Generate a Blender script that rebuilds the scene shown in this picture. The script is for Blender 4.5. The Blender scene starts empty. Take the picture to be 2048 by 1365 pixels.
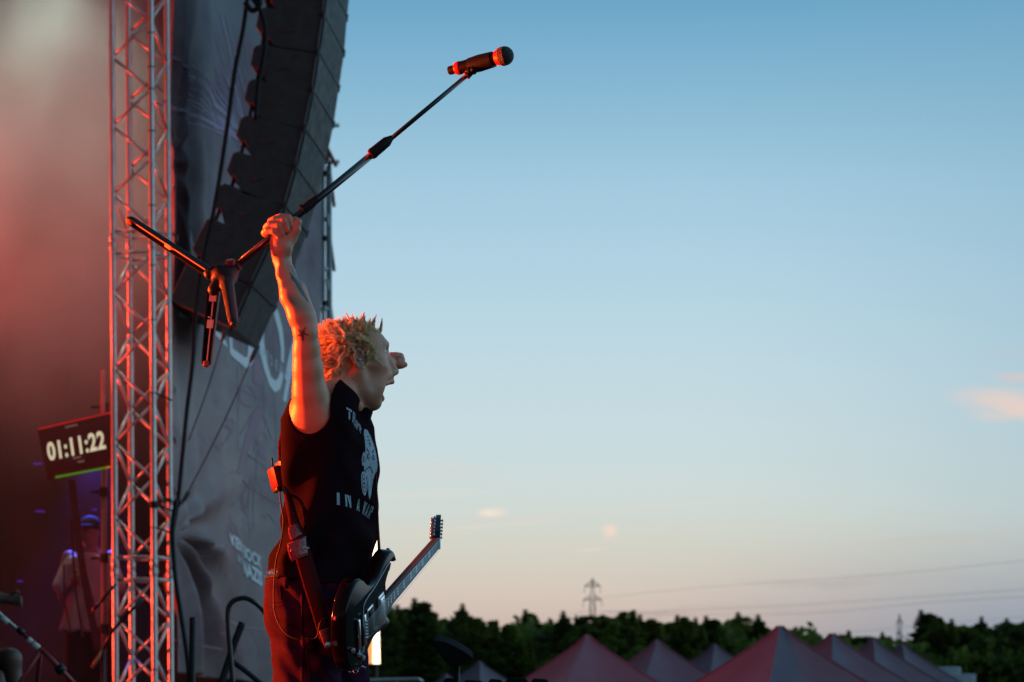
import bpy, bmesh, math, random
import numpy as np
from mathutils import Vector, Matrix
from mathutils.bvhtree import BVHTree

SC = bpy.context.scene
COL = SC.collection
R = math.radians

# ------------------------------------------------------------------ camera
CZ = 1.83                      # lens height above the ground in the pit
FPX = 2048 * 100 / 36.0        # focal length in pixels of the 2048 px wide photograph
HZ = 1480.0                    # the horizon's row (below the frame: a level camera with a shifted lens)
cam_d = bpy.data.cameras.new("camera")
cam_d.lens = 100; cam_d.sensor_width = 36; cam_d.clip_start = 0.1; cam_d.clip_end = 6000
cam_d.shift_y = (HZ - 682.5) / 2048
cam = bpy.data.objects.new("camera", cam_d); COL.objects.link(cam)
cam.location = (0, 0, CZ); cam.rotation_euler = (math.pi / 2, 0, 0)
cam_d.dof.use_dof = True; cam_d.dof.focus_distance = 7.95; cam_d.dof.aperture_fstop = 8.0
SC.camera = cam
SC.view_settings.view_transform = 'Standard'; SC.view_settings.look = 'None'
SC.view_settings.exposure = 0; SC.view_settings.gamma = 1; SC.view_settings.use_curve_mapping = False
SC.cycles.volume_bounces = 0
SC.cycles.max_bounces = 6; SC.cycles.diffuse_bounces = 3; SC.cycles.glossy_bounces = 3
SC.cycles.use_adaptive_sampling = True
SC.cycles.sample_clamp_indirect = 4

def P(px, py, Y):
    """pixel of the 2048x1365 photograph at distance Y -> world point"""
    return Vector(((px - 1024) / FPX * Y, Y, CZ + (HZ - py) / FPX * Y))

def s2l(c):
    return tuple(x / 12.92 if x <= 0.04045 else ((x + 0.055) / 1.055) ** 2.4 for x in c)
def hexc(h):
    return s2l(tuple(int(h[i:i + 2], 16) / 255 for i in (0, 2, 4)))

def smooth01(x, a, b): t_ = np.clip((x - a) / (b - a), 0, 1); return t_ * t_ * (3 - 2 * t_)
# ------------------------------------------------------------------ node expressions
class NT:
    """tiny builder so that shader maths reads as expressions"""
    def __init__(s, tree): s.t = tree; s.n = tree.nodes; s.l = tree.links
    def node(s, typ, **kw):
        n = s.n.new(typ)
        for k, v in kw.items(): setattr(n, k, v)
        return n
    def put(s, sock, v):
        if isinstance(v, E): s.l.new(v.s, sock)
        elif hasattr(v, 'is_output'): s.l.new(v, sock)
        else: sock.default_value = v
    def math(s, op, *a):
        n = s.node('ShaderNodeMath', operation=op)
        for i, x in enumerate(a): s.put(n.inputs[i], x)
        return E(s, n.outputs[0])
    def noise(s, vec=None, scale=5, detail=4, rough=.5, dist=0, out=0):
        n = s.node('ShaderNodeTexNoise')
        n.inputs['Scale'].default_value = scale; n.inputs['Detail'].default_value = detail
        n.inputs['Roughness'].default_value = rough; n.inputs['Distortion'].default_value = dist
        if vec is not None: s.l.new(vec, n.inputs['Vector'])
        return E(s, n.outputs[out])
    def ramp(s, fac, stops, mode='LINEAR'):
        n = s.node('ShaderNodeValToRGB'); cr = n.color_ramp; cr.interpolation = mode
        while len(cr.elements) < len(stops): cr.elements.new(.5)
        for e, (p, c) in zip(cr.elements, stops):
            e.position = p; e.color = (*c, 1) if len(c) == 3 else c
        s.put(n.inputs[0], fac); return n.outputs[0]
    def mix(s, fac, a, b, blend='MIX'):
        n = s.node('ShaderNodeMix', data_type='RGBA', blend_type=blend)
        s.put(n.inputs[0], fac)
        for i, x in ((6, a), (7, b)):
            if isinstance(x, tuple): x = (*x, 1) if len(x) == 3 else x
            s.put(n.inputs[i], x)
        return n.outputs[2]
    def maprange(s, v, a, b, c=0., d=1., smooth=True):
        n = s.node('ShaderNodeMapRange', interpolation_type='SMOOTHSTEP' if smooth else 'LINEAR')
        s.put(n.inputs[0], v)
        for i, x in enumerate((a, b, c, d)): n.inputs[i + 1].default_value = x
        return E(s, n.outputs[0])
    def sep(s, vec):
        n = s.node('ShaderNodeSeparateXYZ'); s.l.new(vec, n.inputs[0])
        return [E(s, o) for o in n.outputs]
    def comb(s, x, y, z):
        n = s.node('ShaderNodeCombineXYZ')
        for i, v in enumerate((x, y, z)): s.put(n.inputs[i], v)
        return n.outputs[0]
    def mapping(s, vec, scale=(1, 1, 1), rot=(0, 0, 0), loc=(0, 0, 0)):
        n = s.node('ShaderNodeMapping'); s.l.new(vec, n.inputs[0])
        n.inputs['Scale'].default_value = scale; n.inputs['Rotation'].default_value = rot
        n.inputs['Location'].default_value = loc
        return n.outputs[0]
class E:
    def __init__(s, nt, sock): s.nt = nt; s.s = sock
    def __add__(s, o): return s.nt.math('ADD', s, o)
    __radd__ = __add__
    def __sub__(s, o): return s.nt.math('SUBTRACT', s, o)
    def __rsub__(s, o): return s.nt.math('SUBTRACT', o, s)
    def __mul__(s, o): return s.nt.math('MULTIPLY', s, o)
    __rmul__ = __mul__
    def __truediv__(s, o): return s.nt.math('DIVIDE', s, o)

# ------------------------------------------------------------------ world: dusk sky
world = bpy.data.worlds.new("World"); SC.world = world; world.use_nodes = True
nt = NT(world.node_tree); nt.n.clear()
tc = nt.node('ShaderNodeTexCoord').outputs['Generated']
dx, dy, dz = nt.sep(tc)
el = nt.math('ARCSINE', dz) * (180 / math.pi)                    # elevation in degrees
def el_of(py): return math.degrees(math.atan((HZ - py) / FPX))
skyc = [(1330, 'B2A29E'), (1240, 'CFBBB0'), (1180, 'D5C8BB'), (1090, 'D3D3C7'), (1000, 'CFDAD6'), (880, 'C9DBDF'),
        (740, 'C1D9E2'), (560, 'B3D3E3'), (380, 'A4CADF'), (200, '8ABAD4'), (0, '6CA5C8')]
stops = [(0.0, hexc('8C8A8E'))] + [(min(.999, max(.001, el_of(y) / 60)), hexc(c)) for y, c in skyc] + \
        [(25 / 60, hexc('6A9CBF')), (.7, hexc('5585A9')), (1.0, hexc('487498'))]
base = nt.ramp(el / 60, stops)
# east-west drift: towards the right the low sky turns grey blue and everything dims a little
az = nt.math('ARCTAN2', dx, dy) * (180 / math.pi)
lowmask = nt.maprange(el, 1.6, 4.6, 1, 0) * nt.maprange(az, 1.0, 11, 0, 1)
base = nt.mix(lowmask * .85, base, hexc('8C95A4'))
base = nt.mix(nt.maprange(az, 3, 15, 0, .42), base, hexc('74A3BC'))
# thin clouds
def wisp(cx, cy, rx, ry, rot, sc, amp, col, b, seed=0, lo=.45):
    cA = math.degrees(math.atan((cx - 1024) / FPX)); cE = el_of(cy)
    wig = nt.noise(nt.mapping(tc, (sc, sc, sc * 3), loc=(seed, 0, 0)), 1, 6, .6)
    x = az - cA; y = el - cE + (wig - .5) * amp
    c, s_ = math.cos(rot), math.sin(rot)
    xr = (x * c + y * s_) / rx; yr = (y * c - x * s_) / ry
    d = nt.math('SQRT', xr * xr + yr * yr)
    m = nt.maprange(d, .15, 1.0, 1, 0)
    m = m * nt.maprange(wig, lo - .12, lo + .2, .25, 1)
    return nt.mix(m * b, base, hexc(col))
base = wisp(985, 1025, .42, .13, .03, 60, .10, 'FBE3CF', 1.0, 1)
base = wisp(1218, 1062, .24, .22, .7, 80, .25, 'F4DACA', .95, 2)
base = wisp(1080, 1036, 2.1, .10, .05, 40, .25, 'DED2CA', .55, 3)
base = wisp(1150, 1085, 3.2, .14, .05, 30, .35, 'DCCFC4', .35, 4)
base = wisp(860, 945, 2.0, .35, .02, 30, .5, 'D6D4D0', .45, 5)
base = wisp(850, 1068, 1.3, .10, .03, 40, .3, 'E6D2BE', .5, 6)
base = wisp(2015, 820, 1.5, .46, -.16, 40, .5, 'E2D0C8', 1.0, 7, .36)
base = wisp(2040, 765, .8, .17, .0, 50, .3, 'D2C8C8', .9, 8)
base = wisp(2020, 716, .8, .16, .0, 40, .4, 'B9C8D2', .7, 9)
base = wisp(1700, 1165, 3.5, .16, .02, 25, .5, 'A89FA2', .28, 10)
base = wisp(1330, 1012, 2.6, .05, .07, 30, .2, 'E2D6CE', .6, 21)
base = wisp(1000, 1052, 1.8, .06, .05, 30, .2, 'EADACB', .7, 22)
base = wisp(1180, 1100, .5, .05, .05, 60, .1, 'EFD8CA', .6, 23)
base = wisp(870, 985, 2.2, .12, .02, 25, .4, 'DBDAD3', .5, 24)
base = wisp(1400, 1222, 4.0, .15, .02, 25, .6, 'B7A7A3', .5, 11)
base = wisp(1900, 1085, 2.5, .14, .02, 25, .5, 'C6B9B0', .5, 12)
# away from the afterglow the sky is darker (behind and above the camera)
glow = nt.maprange(dy * .75 + dx * .55, -.5, .6, .35, 1.0) + nt.maprange(dx, .35, .95, 0, 1.6)
ground = nt.maprange(el, -1.5, 0.0, 0.12, 1.0)
bg = nt.node('ShaderNodeBackground'); nt.l.new(base, bg.inputs[0]); nt.put(bg.inputs[1], glow * ground)
out = nt.node('ShaderNodeOutputWorld'); nt.l.new(bg.outputs[0], out.inputs[0])

# ------------------------------------------------------------------ stage lights
def lamp(name, kind, loc, target, power, color, size=.15, spot=60, blend=.5):
    d = bpy.data.lights.new(name, kind); d.energy = power; d.color = color
    if kind == 'SPOT': d.spot_size = R(spot); d.spot_blend = blend; d.shadow_soft_size = size
    if kind == 'POINT': d.shadow_soft_size = size
    o = bpy.data.objects.new(name, d); COL.objects.link(o); o.location = loc
    o.rotation_euler = (Vector(target) - Vector(loc)).to_track_quat('-Z', 'Y').to_euler()
    return o
LAMPS = [
    # name, position, aimed at, watts, colour, radius, cone
    ('side_spotlight', (-5.6, 9.3, 2.9), (-.6, 8.0, 2.45), 9500, (1, .088, .012), .10, 34),
    ('rear_spotlight', (-6.2, 12.2, 4.9), (-.6, 8.0, 2.2), 3600, (1, .10, .02), .10, 30),
    ('front_wash', (-4.6, 4.6, 2.1), (-.55, 8.0, 2.2), 560, (1, .030, .035), .35, 30),
    ('truss_low_spotlight', (-7.4, 23.5, 3.0), (-3.1, 22.9, 3.4), 1600, (1, .07, .035), .12, 50),
    ('truss_high_spotlight', (-7.4, 23.5, 5.6), (-3.1, 22.9, 6.6), 1500, (1, .07, .035), .12, 54),
    ('tent_spotlight', (-1.8, 33.8, 5.6), (1.6, 40.5, 2.9), 620, (1, .07, .09), .15, 120),
]
for nm, lo_, tg, pw, cc, rr, cone in LAMPS:
    lamp(nm + '_light', 'SPOT', lo_, tg, pw, cc, rr, cone)
lamp('smoke_light_white', 'SPOT', (-4.25, 25.3, 8.9), (-4.1, 25.2, 5), 480, (.72, 1, .82), .3, 120, 1)
lamp('smoke_light_red', 'SPOT', (-7.4, 23.9, 4.9), (-4.3, 25.2, 6.4), 2100, (1, .012, .006), .3, 80, 1)
lamp('low_red_light', 'SPOT', (-7.6, 27.6, 2.4), (-4.4, 27.4, 3.4), 500, (1, .015, .012), .2, 90, 1)
lamp('blue_backstage_light', 'SPOT', (-3.75, 25.6, 4.6), (-3.72, 24.9, 3.4), 420, (.05, .07, 1), .04, 44)

# ------------------------------------------------------------------ object helpers
def tag(o, label=None, cat=None, group=None, kind=None):
    if label: o["label"] = label
    if cat: o["category"] = cat
    if group: o["group"] = group
    if kind: o["kind"] = kind
    return o
def empty(name, loc=(0, 0, 0), rz=0, parent=None):
    o = bpy.data.objects.new(name, None); COL.objects.link(o); o.location = loc; o.rotation_euler = (0, 0, rz)
    o.empty_display_size = .1
    if parent: o.parent = parent
    return o
def link(name, me, mat=None, parent=None, smooth=True):
    o = bpy.data.objects.new(name, me); COL.objects.link(o)
    if mat is not None:
        for m in (mat if isinstance(mat, (list, tuple)) else [mat]): me.materials.append(m)
    if smooth: me.shade_smooth()
    if parent:
        o.parent = parent
        o.matrix_parent_inverse = Matrix.Translation(parent.location).inverted() if parent.parent is None and tuple(parent.rotation_euler) == (0, 0, 0) else Matrix()
    return o
def pydata(name, v, f):
    me = bpy.data.meshes.new(name); me.from_pydata([tuple(x) for x in v], [], [tuple(x) for x in f]); me.update(); return me
def np_mesh(name, V, F):
    V = np.asarray(V, np.float32); F = np.asarray(F, np.int32); k = F.shape[1]
    me = bpy.data.meshes.new(name)
    me.vertices.add(len(V)); me.vertices.foreach_set('co', V.ravel())
    me.loops.add(F.size); me.loops.foreach_set('vertex_index', F.ravel())
    me.polygons.add(len(F)); me.polygons.foreach_set('loop_start', np.arange(0, F.size, k, dtype=np.int32))
    me.polygons.foreach_set('loop_total', np.full(len(F), k, np.int32))
    me.update(calc_edges=True); me.validate(); return me
class MB:
    """collects simple solids into one mesh"""
    def __init__(s): s.v = []; s.f = []; s.m = []; s.cur = 0
    def add(s, v, f):
        o = len(s.v); s.v += [tuple(x) for x in v]; s.f += [tuple(i + o for i in q) for q in f]; s.m += [s.cur] * len(f)
    def frame(s, d):
        d = Vector(d).normalized(); a = Vector((0, 0, 1)) if abs(d.z) < .9 else Vector((1, 0, 0))
        x = d.cross(a).normalized(); return x, d.cross(x).normalized(), d
    def tube(s, pts, rad, n=10, cap=True, closed=False):
        pts = [Vector(p) for p in pts]; k = len(pts)
        rr = rad if isinstance(rad, (list, tuple)) else [rad] * k
        d0 = pts[1] - pts[0]; x, y, _ = s.frame(d0); rings = []; prev = d0.normalized()
        for i, p in enumerate(pts):
            d = (pts[min(i + 1, k - 1)] - pts[max(i - 1, 0)]).normalized()
            q = prev.rotation_difference(d); x = q @ x; y = q @ y; prev = d
            rings.append([p + (x * math.cos(a) + y * math.sin(a)) * rr[i] for a in [2 * math.pi * j / n for j in range(n)]])
        v = [p for r_ in rings for p in r_]
        f = [(i * n + j, i * n + (j + 1) % n, (i + 1) * n + (j + 1) % n, (i + 1) * n + j) for i in range(k - 1) for j in range(n)]
        if cap: f += [tuple(range(n))[::-1], tuple((k - 1) * n + j for j in range(n))]
        s.add(v, f); return s
    def box(s, c, size, rot=None, bev=0):
        c = Vector(c); hx, hy, hz = [a / 2 for a in size]; M = rot or Matrix.Identity(3)
        if bev <= 0:
            v = [c + M @ Vector((sx * hx, sy * hy, sz * hz)) for sz in (-1, 1) for sy in (-1, 1) for sx in (-1, 1)]
            s.add(v, [(0, 2, 3, 1), (4, 5, 7, 6), (0, 1, 5, 4), (2, 6, 7, 3), (0, 4, 6, 2), (1, 3, 7, 5)]); return s
        bm = bmesh.new(); bmesh.ops.create_cube(bm, size=1)
        for w in bm.verts: w.co = Vector((w.co.x * size[0], w.co.y * size[1], w.co.z * size[2]))
        bmesh.ops.bevel(bm, geom=bm.edges[:], offset=bev, segments=2, affect='EDGES', profile=.5)
        bm.verts.index_update()
        s.add([c + M @ w.co for w in bm.verts], [[q.index for q in f.verts] for f in bm.faces]); bm.free(); return s
    def prism(s, poly, n, depth=None):
        """closed polygon of 3D points extruded along vector n"""
        n = Vector(n); k = len(poly); v = [Vector(p) for p in poly] + [Vector(p) + n for p in poly]
        s.add(v, [tuple(range(k)), tuple(range(2 * k - 1, k - 1, -1))] + [(i, i + k, (i + 1) % k + k, (i + 1) % k) for i in range(k)]); return s
    def lathe(s, a, b, prof, n=24):
        """prof: (t along a->b in metres, radius)"""
        a = Vector(a); d = (Vector(b) - a).normalized(); x, y, _ = s.frame(d); v = []
        for t, r_ in prof: v += [a + d * t + (x * math.cos(q) + y * math.sin(q)) * r_ for q in [2 * math.pi * j / n for j in range(n)]]
        k = len(prof)
        f = [(i * n + j, i * n + (j + 1) % n, (i + 1) * n + (j + 1) % n, (i + 1) * n + j) for i in range(k - 1) for j in range(n)]
        f += [tuple(range(n))[::-1], tuple((k - 1) * n + j for j in range(n))]
        s.add(v, f); return s
    def build(s, name, mat, parent=None, smooth=False, auto=None):
        me = pydata(name, s.v, s.f)
        bm = bmesh.new(); bm.from_mesh(me); bmesh.ops.recalc_face_normals(bm, faces=bm.faces[:]); bm.to_mesh(me); bm.free()
        o = link(name, me, mat, parent, smooth=smooth or auto is not None)
        if isinstance(mat, (list, tuple)): me.polygons.foreach_set('material_index', s.m)
        if auto is not None: me.set_sharp_from_angle(angle=R(auto))
        return o
def copy_tree(o, parent=None):
    c = o.copy(); COL.objects.link(c)
    if parent is not None: c.parent = parent
    for ch in list(o.children): copy_tree(ch, c)
    return c
def catmull(pts, n=8):
    pts = [Vector(p) for p in pts]; q = [pts[0] * 2 - pts[1]] + pts + [pts[-1] * 2 - pts[-2]]; out_ = []
    for i in range(1, len(q) - 2):
        a, b, c, d = q[i - 1:i + 3]
        for j in range(n):
            t = j / n
            out_.append(.5 * ((2 * b) + (c - a) * t + (2 * a - 5 * b + 4 * c - d) * t * t + (3 * b - a - 3 * c + d) * t ** 3))
    out_.append(q[-2]); return out_

# ------------------------------------------------------------------ materials
def mat(name, col, rough=.6, metal=0, bump=0, bscale=40, var=0, vscale=6, spec=.5, coat=0, sheen=0, sss=0, emit=None, estr=0, alpha=1, trans=0, attr=None, coord='Object', dirt=None):
    m = bpy.data.materials.new(name); m.use_nodes = True; t = NT(m.node_tree); b = t.n['Principled BSDF']
    c = col if len(col) == 4 else (*col, 1)
    vec = t.node('ShaderNodeTexCoord').outputs[coord]
    src = None
    if attr:
        a = t.node('ShaderNodeAttribute', attribute_name=attr); src = a.outputs['Color']
    if var or src is not None:
        nz = t.noise(vec, vscale, 5, .6)
        a_ = src if src is not None else tuple(c)
        if var:
            d_ = tuple(x * (1 - var) for x in c[:3]); l_ = tuple(min(1, x * (1 + var)) for x in c[:3])
            rp = t.ramp(nz, [(.3, d_ if src is None else (1 - var,) * 3), (.7, l_ if src is None else (1 + var * .5,) * 3)])
            o_ = rp if src is None else t.mix(1.0, a_, rp, 'MULTIPLY')
        else: o_ = a_
        t.l.new(o_, b.inputs['Base Color'])
    else: b.inputs['Base Color'].default_value = c
    if rough is not None:
        b.inputs['Roughness'].default_value = rough
        if var:
            t.put(b.inputs['Roughness'], t.maprange(t.noise(vec, vscale * 2.3, 4), .3, .7, max(0, rough - .08), min(1, rough + .08)))
    b.inputs['Metallic'].default_value = metal; b.inputs['Specular IOR Level'].default_value = spec
    b.inputs['Coat Weight'].default_value = coat; b.inputs['Sheen Weight'].default_value = sheen
    if sss:
        b.inputs['Subsurface Weight'].default_value = sss; b.inputs['Subsurface Radius'].default_value = (1, .3, .15); b.inputs['Subsurface Scale'].default_value = .012
    if emit: b.inputs['Emission Color'].default_value = (*emit, 1); b.inputs['Emission Strength'].default_value = estr
    if trans: b.inputs['Transmission Weight'].default_value = trans
    if bump:
        bn = t.node('ShaderNodeBump'); bn.inputs['Strength'].default_value = bump; bn.inputs['Distance'].default_value = .01
        t.put(bn.inputs['Height'], t.noise(vec, bscale, 5, .6)); t.l.new(bn.outputs[0], b.inputs['Normal'])
    return m

M_redm = mat('stand_red', (.30, .03, .03), .4, metal=.2)
rnd = random.Random(7)
# ================================================================== ground and stage
M_grass = mat('field', (.045, .055, .025), .9, bump=.4, bscale=3, var=.4, vscale=.5)
g = pydata('ground', [(-900, -300, 0), (900, -300, 0), (900, 2600, 0), (-900, 2600, 0)], [(0, 1, 2, 3)])
tag(link('ground', g, M_grass), kind='structure')
M_deck = mat('deck', (.02, .02, .022), .55, bump=.2, bscale=30, var=.3, vscale=3)
m = MB(); m.box((-9.2, 17.0, 1.125), (18, 26, .15)); m.build('stage_floor', M_deck)
tag(bpy.data.objects['stage_floor'], kind='structure')
M_drape = mat('drape', (.016, .014, .015), .95, sheen=.3, bump=.2, bscale=8)
# front skirt of the stage
m = MB(); v = []; n = 180
for i in range(n + 1):
    y = 4.2 + 25.6 * i / n; x = -.17 + .02 * math.sin(i * 1.9) + .012 * math.sin(i * .7)
    v += [(x, y, 0.01), (x + .006 * math.sin(i * 3.1), y, 1.04)]
tag(link('stage_skirt', pydata('sk', v, [(2 * i, 2 * i + 2, 2 * i + 3, 2 * i + 1) for i in range(n)]), M_drape), 'black pleated skirt along the front of the stage', 'stage skirt')
# black backdrop at the far side of the stage, hanging in soft folds
def drape(name, a, b, z0, z1, n, amp, label, cat, mt=M_drape, seed=0):
    a = Vector(a); b = Vector(b); d = (b - a); L = d.length; d.normalize(); nrm = Vector((-d.y, d.x, 0)); r_ = random.Random(seed)
    ph = [r_.uniform(0, 6.28) for _ in range(4)]; v = []; H = 14
    for j in range(H + 1):
        z = z0 + (z1 - z0) * j / H
        for i in range(n + 1):
            s = L * i / n; k = amp * (math.sin(s * 5.1 + ph[0] + .4 * math.sin(z)) + .6 * math.sin(s * 9.7 + ph[1]) + .5 * math.sin(s * 2.3 + ph[2] + .3 * z))
            p = a + d * s + nrm * k; v.append((p.x, p.y, z))
    f = [(j * (n + 1) + i, j * (n + 1) + i + 1, (j + 1) * (n + 1) + i + 1, (j + 1) * (n + 1) + i) for j in range(H) for i in range(n)]
    return tag(link(name, pydata(name, v, f), mt), label, cat)
drape('backdrop_curtain', (-16, 29.4, 0), (-2.4, 29.4, 0), 1.2, 12, 300, .07, 'black curtain hanging across the smoky side of the stage', 'curtain', seed=3)
drape('light_block_curtain', (-16, 17.8, 0), (-3.34, 17.8, 0), 1.2, 12, 200, .05, 'added unseen black curtain keeping skylight off the smoke just outside the left frame edge', 'curtain', seed=6)  # unseen curtain added to keep skylight out of the stage smoke
drape('side_curtain', (-16, 8, 0), (-16, 29.4, 0), 1.2, 12, 200, .07, 'black curtain hanging along the rear of the stage', 'curtain', seed=4)
m = MB(); m.box((-9.6, 18.6, 12.35), (14.2, 22.5, .3)); tag(m.build('stage_roof', M_drape), kind='structure')

# ================================================================== truss tower
M_alu = mat('aluminium', (.62, .54, .50), .42, metal=.55, var=.12, vscale=14, bump=.04, bscale=60)
M_blackmetal = mat('black_metal', (.012, .012, .013), .45, metal=.3, var=.3, vscale=20)
M_rubber = mat('black_rubber', (.008, .008, .009), .6, spec=.3)
al = R(15.5); ex = Vector((math.cos(al), -math.sin(al), 0)); ey = Vector((math.sin(al), math.cos(al), 0))
def truss_tower(name, base, side, ztop, z0, joints, pitch, label, group=None, lean=Vector((0, 0, 0)), tube=.025, bt=.0125, phase=0.):
    root = empty(name, base); tag(root, label, 'truss', group)
    B = Vector(base); C4 = [B, B + ex * side, B + ex * side + ey * side, B + ey * side]
    def at(c, z): return Vector((c.x, c.y, z)) + lean * (z - z0)
    for c in C4:
        m = MB(); m.tube([at(c, z0), at(c, ztop)], tube, 14)
        for zj in joints:
            m.lathe(at(c, zj - .07), at(c, zj + .07), [(0, tube + .002), (.01, tube + .006), (.06, tube + .006), (.065, tube + .002), (.075, tube + .002), (.08, tube + .006), (.13, tube + .006), (.14, tube + .002)], 14)
            m.tube([at(c, zj - .03) - ex * .04, at(c, zj - .03) + ex * .04], .006, 6)
        m.build('chord', M_alu, root, auto=40)
    segs = sorted([z0] + joints + [ztop])
    cnt = 0
    for fi in range(4):
        a, b = C4[fi], C4[(fi + 1) % 4]
        d = (b - a).normalized() * tube
        for s0, s1 in zip(segs[:-1], segs[1:]):
            lo, hi = s0 + .11, s1 - .11
            nseg = max(2, round((hi - lo) / pitch)); st = (hi - lo) / nseg
            for z in (lo - .02, hi + .02):
                if z0 + .2 < z < ztop - .2 and cnt < 98:
                    m = MB(); m.tube([at(a, z) + d, at(b, z) - d], bt, 8); m.build('brace', M_alu, root, smooth=True); cnt += 1
            for k in range(nseg):
                z = lo + k * st
                if z < 1.9 or z > 8.9 or cnt >= 98: continue
                p, q = (a, b) if (k + fi + int(phase)) % 2 == 0 else (b, a); dd = (q - p).normalized() * tube
                m = MB(); m.tube([at(p, z + .02) + dd, at(q, z + st - .02) - dd], bt, 8); m.build('brace', M_alu, root, smooth=True); cnt += 1
    return root
FL = P(233, 900, 23.0)
zj1 = P(0, 1137, 23).z; zj2 = P(0, 485, 23).z
tw = truss_tower('truss_tower', (FL.x, FL.y, 1.2), .34, 9.4, 1.2, [zj1, zj2], .285, 'tall square aluminium truss tower lit red on its left side, beside the banner', lean=Vector((-.006, 0, 0)), phase=1)
# black cable ties and straps round the front right chord
FRc = FL + ex * .34
for py in (66, 134, 178, 262, 411, 531, 640, 787, 1010, 1056, 1340):
    z = P(0, py, 22.9).z; c = Vector((FRc.x, FRc.y, z)) + Vector((-.006, 0, 0)) * (z - 1.2)
    m = MB(); h = .004 if py != 1010 else .028
    m.tube([c - Vector((0, 0, h)), c + Vector((0, 0, h))], .029 if py != 1010 else .034, 14)
    if py in (787, 1010, 1056): m.tube(catmull([c + Vector((.03, 0, 0)), c + Vector((.07, .1, -.012)), c + Vector((.12, .22, -.03))], 5), .008, 6)
    m.build('cable_tie', M_rubber, tw)

M_rope = mat('strap', (.05, .045, .05), .8)
# ================================================================== printed banner on the side of the stage
BX, BY, BE = P(349, 0, 23.6).x, 23.6, Vector((.0705, 1, 0))
def px2b(px, py):
    k = (px - 1024) / FPX; s = (BX - BY * k) / (k - BE.x); return s, CZ + (HZ - py) / FPX * (BY + s)
TIE = px2b(350, 1066)
def b_disp(s, z):
    r = np.hypot(s, (z - TIE[1]) * 1.3); q = np.arctan2(-(z - TIE[1]) * 2.6, s)
    d = .17 * np.minimum(1, r / .7) * np.exp(-(r / 2.9) ** 2) * np.sin(q * 9.5 + 1.2) * smooth01(q, -.9, -.2) * np.clip(s / .45, 0, 1)
    d = d + .030 * np.minimum(1, r / .5) * np.exp(-(r / 1.7) ** 2) * np.sin(q * 17 + .5)
    d = d * (1 - .97 * np.exp(-((s - 3.9) / 1.9) ** 4 - ((z - 3.4) / .55) ** 4))
    d = d + .018 * np.sin(s * 2.1 + z * .7) + .010 * np.sin(s * 5.3 - z * .9 + 1) + .008 * np.sin(z * 3.3 + s)
    d = d + .05 * np.exp(-s / .8) * np.sin(s * 9 + z * 1.5) * (1 + .6 * np.sin(z * 2.2)) * np.clip(s / .25, 0, 1)
    z2 = px2b(352, 130)[1]
    q2 = np.arctan2(z - z2 + .8, s * 1.5); d = d + .05 * np.exp(-((z - z2) ** 2) / 1.2 - s / 1.1) * np.sin(q2 * 16)
    return d
def b_pos(s, z, off=0.):
    s = np.asarray(s, float); z = np.asarray(z, float); d = b_disp(s, z) + off
    return np.stack([BX + BE.x * s + d, BY + s - .0705 * d, z], -1)
zb0, zb1, sb1 = px2b(352, 1346)[1], 9.6, px2b(647, 500)[0]
nu, nv = 200, 300
uu = (np.linspace(0, 1, nu + 1) ** 1.25) * sb1; vv = np.linspace(zb0, zb1, nv + 1)
S_, Z_ = np.meshgrid(uu, vv)
Vb = b_pos(S_, Z_).reshape(-1, 3); idx = np.arange((nu + 1) * (nv + 1)).reshape(nv + 1, nu + 1)
Fb = np.stack([idx[:-1, :-1], idx[:-1, 1:], idx[1:, 1:], idx[1:, :-1]], -1).reshape(-1, 4)
M_banner = mat('banner_cloth', (.30, .32, .35), .75, spec=.25); t = NT(M_banner.node_tree); bsdf = t.n['Principled BSDF']
pos = t.node('ShaderNodeTexCoord').outputs['Object']
n1 = t.noise(t.mapping(pos, (1, .25, 1)), .9, 6, .65); px_, py_, pz_ = t.sep(pos)
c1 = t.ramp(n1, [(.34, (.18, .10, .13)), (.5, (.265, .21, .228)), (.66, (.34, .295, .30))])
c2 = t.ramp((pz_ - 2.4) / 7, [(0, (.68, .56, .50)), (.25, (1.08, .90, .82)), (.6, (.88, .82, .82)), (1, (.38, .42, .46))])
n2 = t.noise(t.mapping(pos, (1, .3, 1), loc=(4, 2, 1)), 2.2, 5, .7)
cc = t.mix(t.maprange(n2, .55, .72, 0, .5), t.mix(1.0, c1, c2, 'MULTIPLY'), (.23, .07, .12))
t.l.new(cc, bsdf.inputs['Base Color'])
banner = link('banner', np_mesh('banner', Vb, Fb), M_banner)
tag(banner, 'large grey printed festival banner with white lettering hanging beside the truss tower', 'banner')
sol = banner.modifiers.new('thick', 'SOLIDIFY'); sol.thickness = .004; sol.offset = -1
M_eye = mat('eyelet', (.35, .34, .33), .35, metal=.8)
for k in range(17):
    z = zb0 + .25 + k * .42; p = Vector(b_pos(np.array([.05]), np.array([z]), .008)[0]); m = MB(); ring = [p + Vector((.002, math.cos(a) * .022, math.sin(a) * .022)) for a in [2 * math.pi * j / 12 for j in range(13)]]; m.tube(ring, .006, 6); m.build('eyelet', M_eye, banner, smooth=True)
    if k % 2 == 0: m = MB(); m.tube([p, p + Vector((-.03, -.12, .02)), p + Vector((.01, -.26, .0))], .006, 6); m.build('tie', M_rope, banner, smooth=True)
M_white = mat('banner_white', (.72, .69, .69), .8); M_white2 = mat('banner_soft_white', (.50, .49, .50), .8)
M_pink = mat('banner_pink', (.33, .18, .21), .8); M_purple = mat('banner_purple', (.33, .22, .32), .8)
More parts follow.
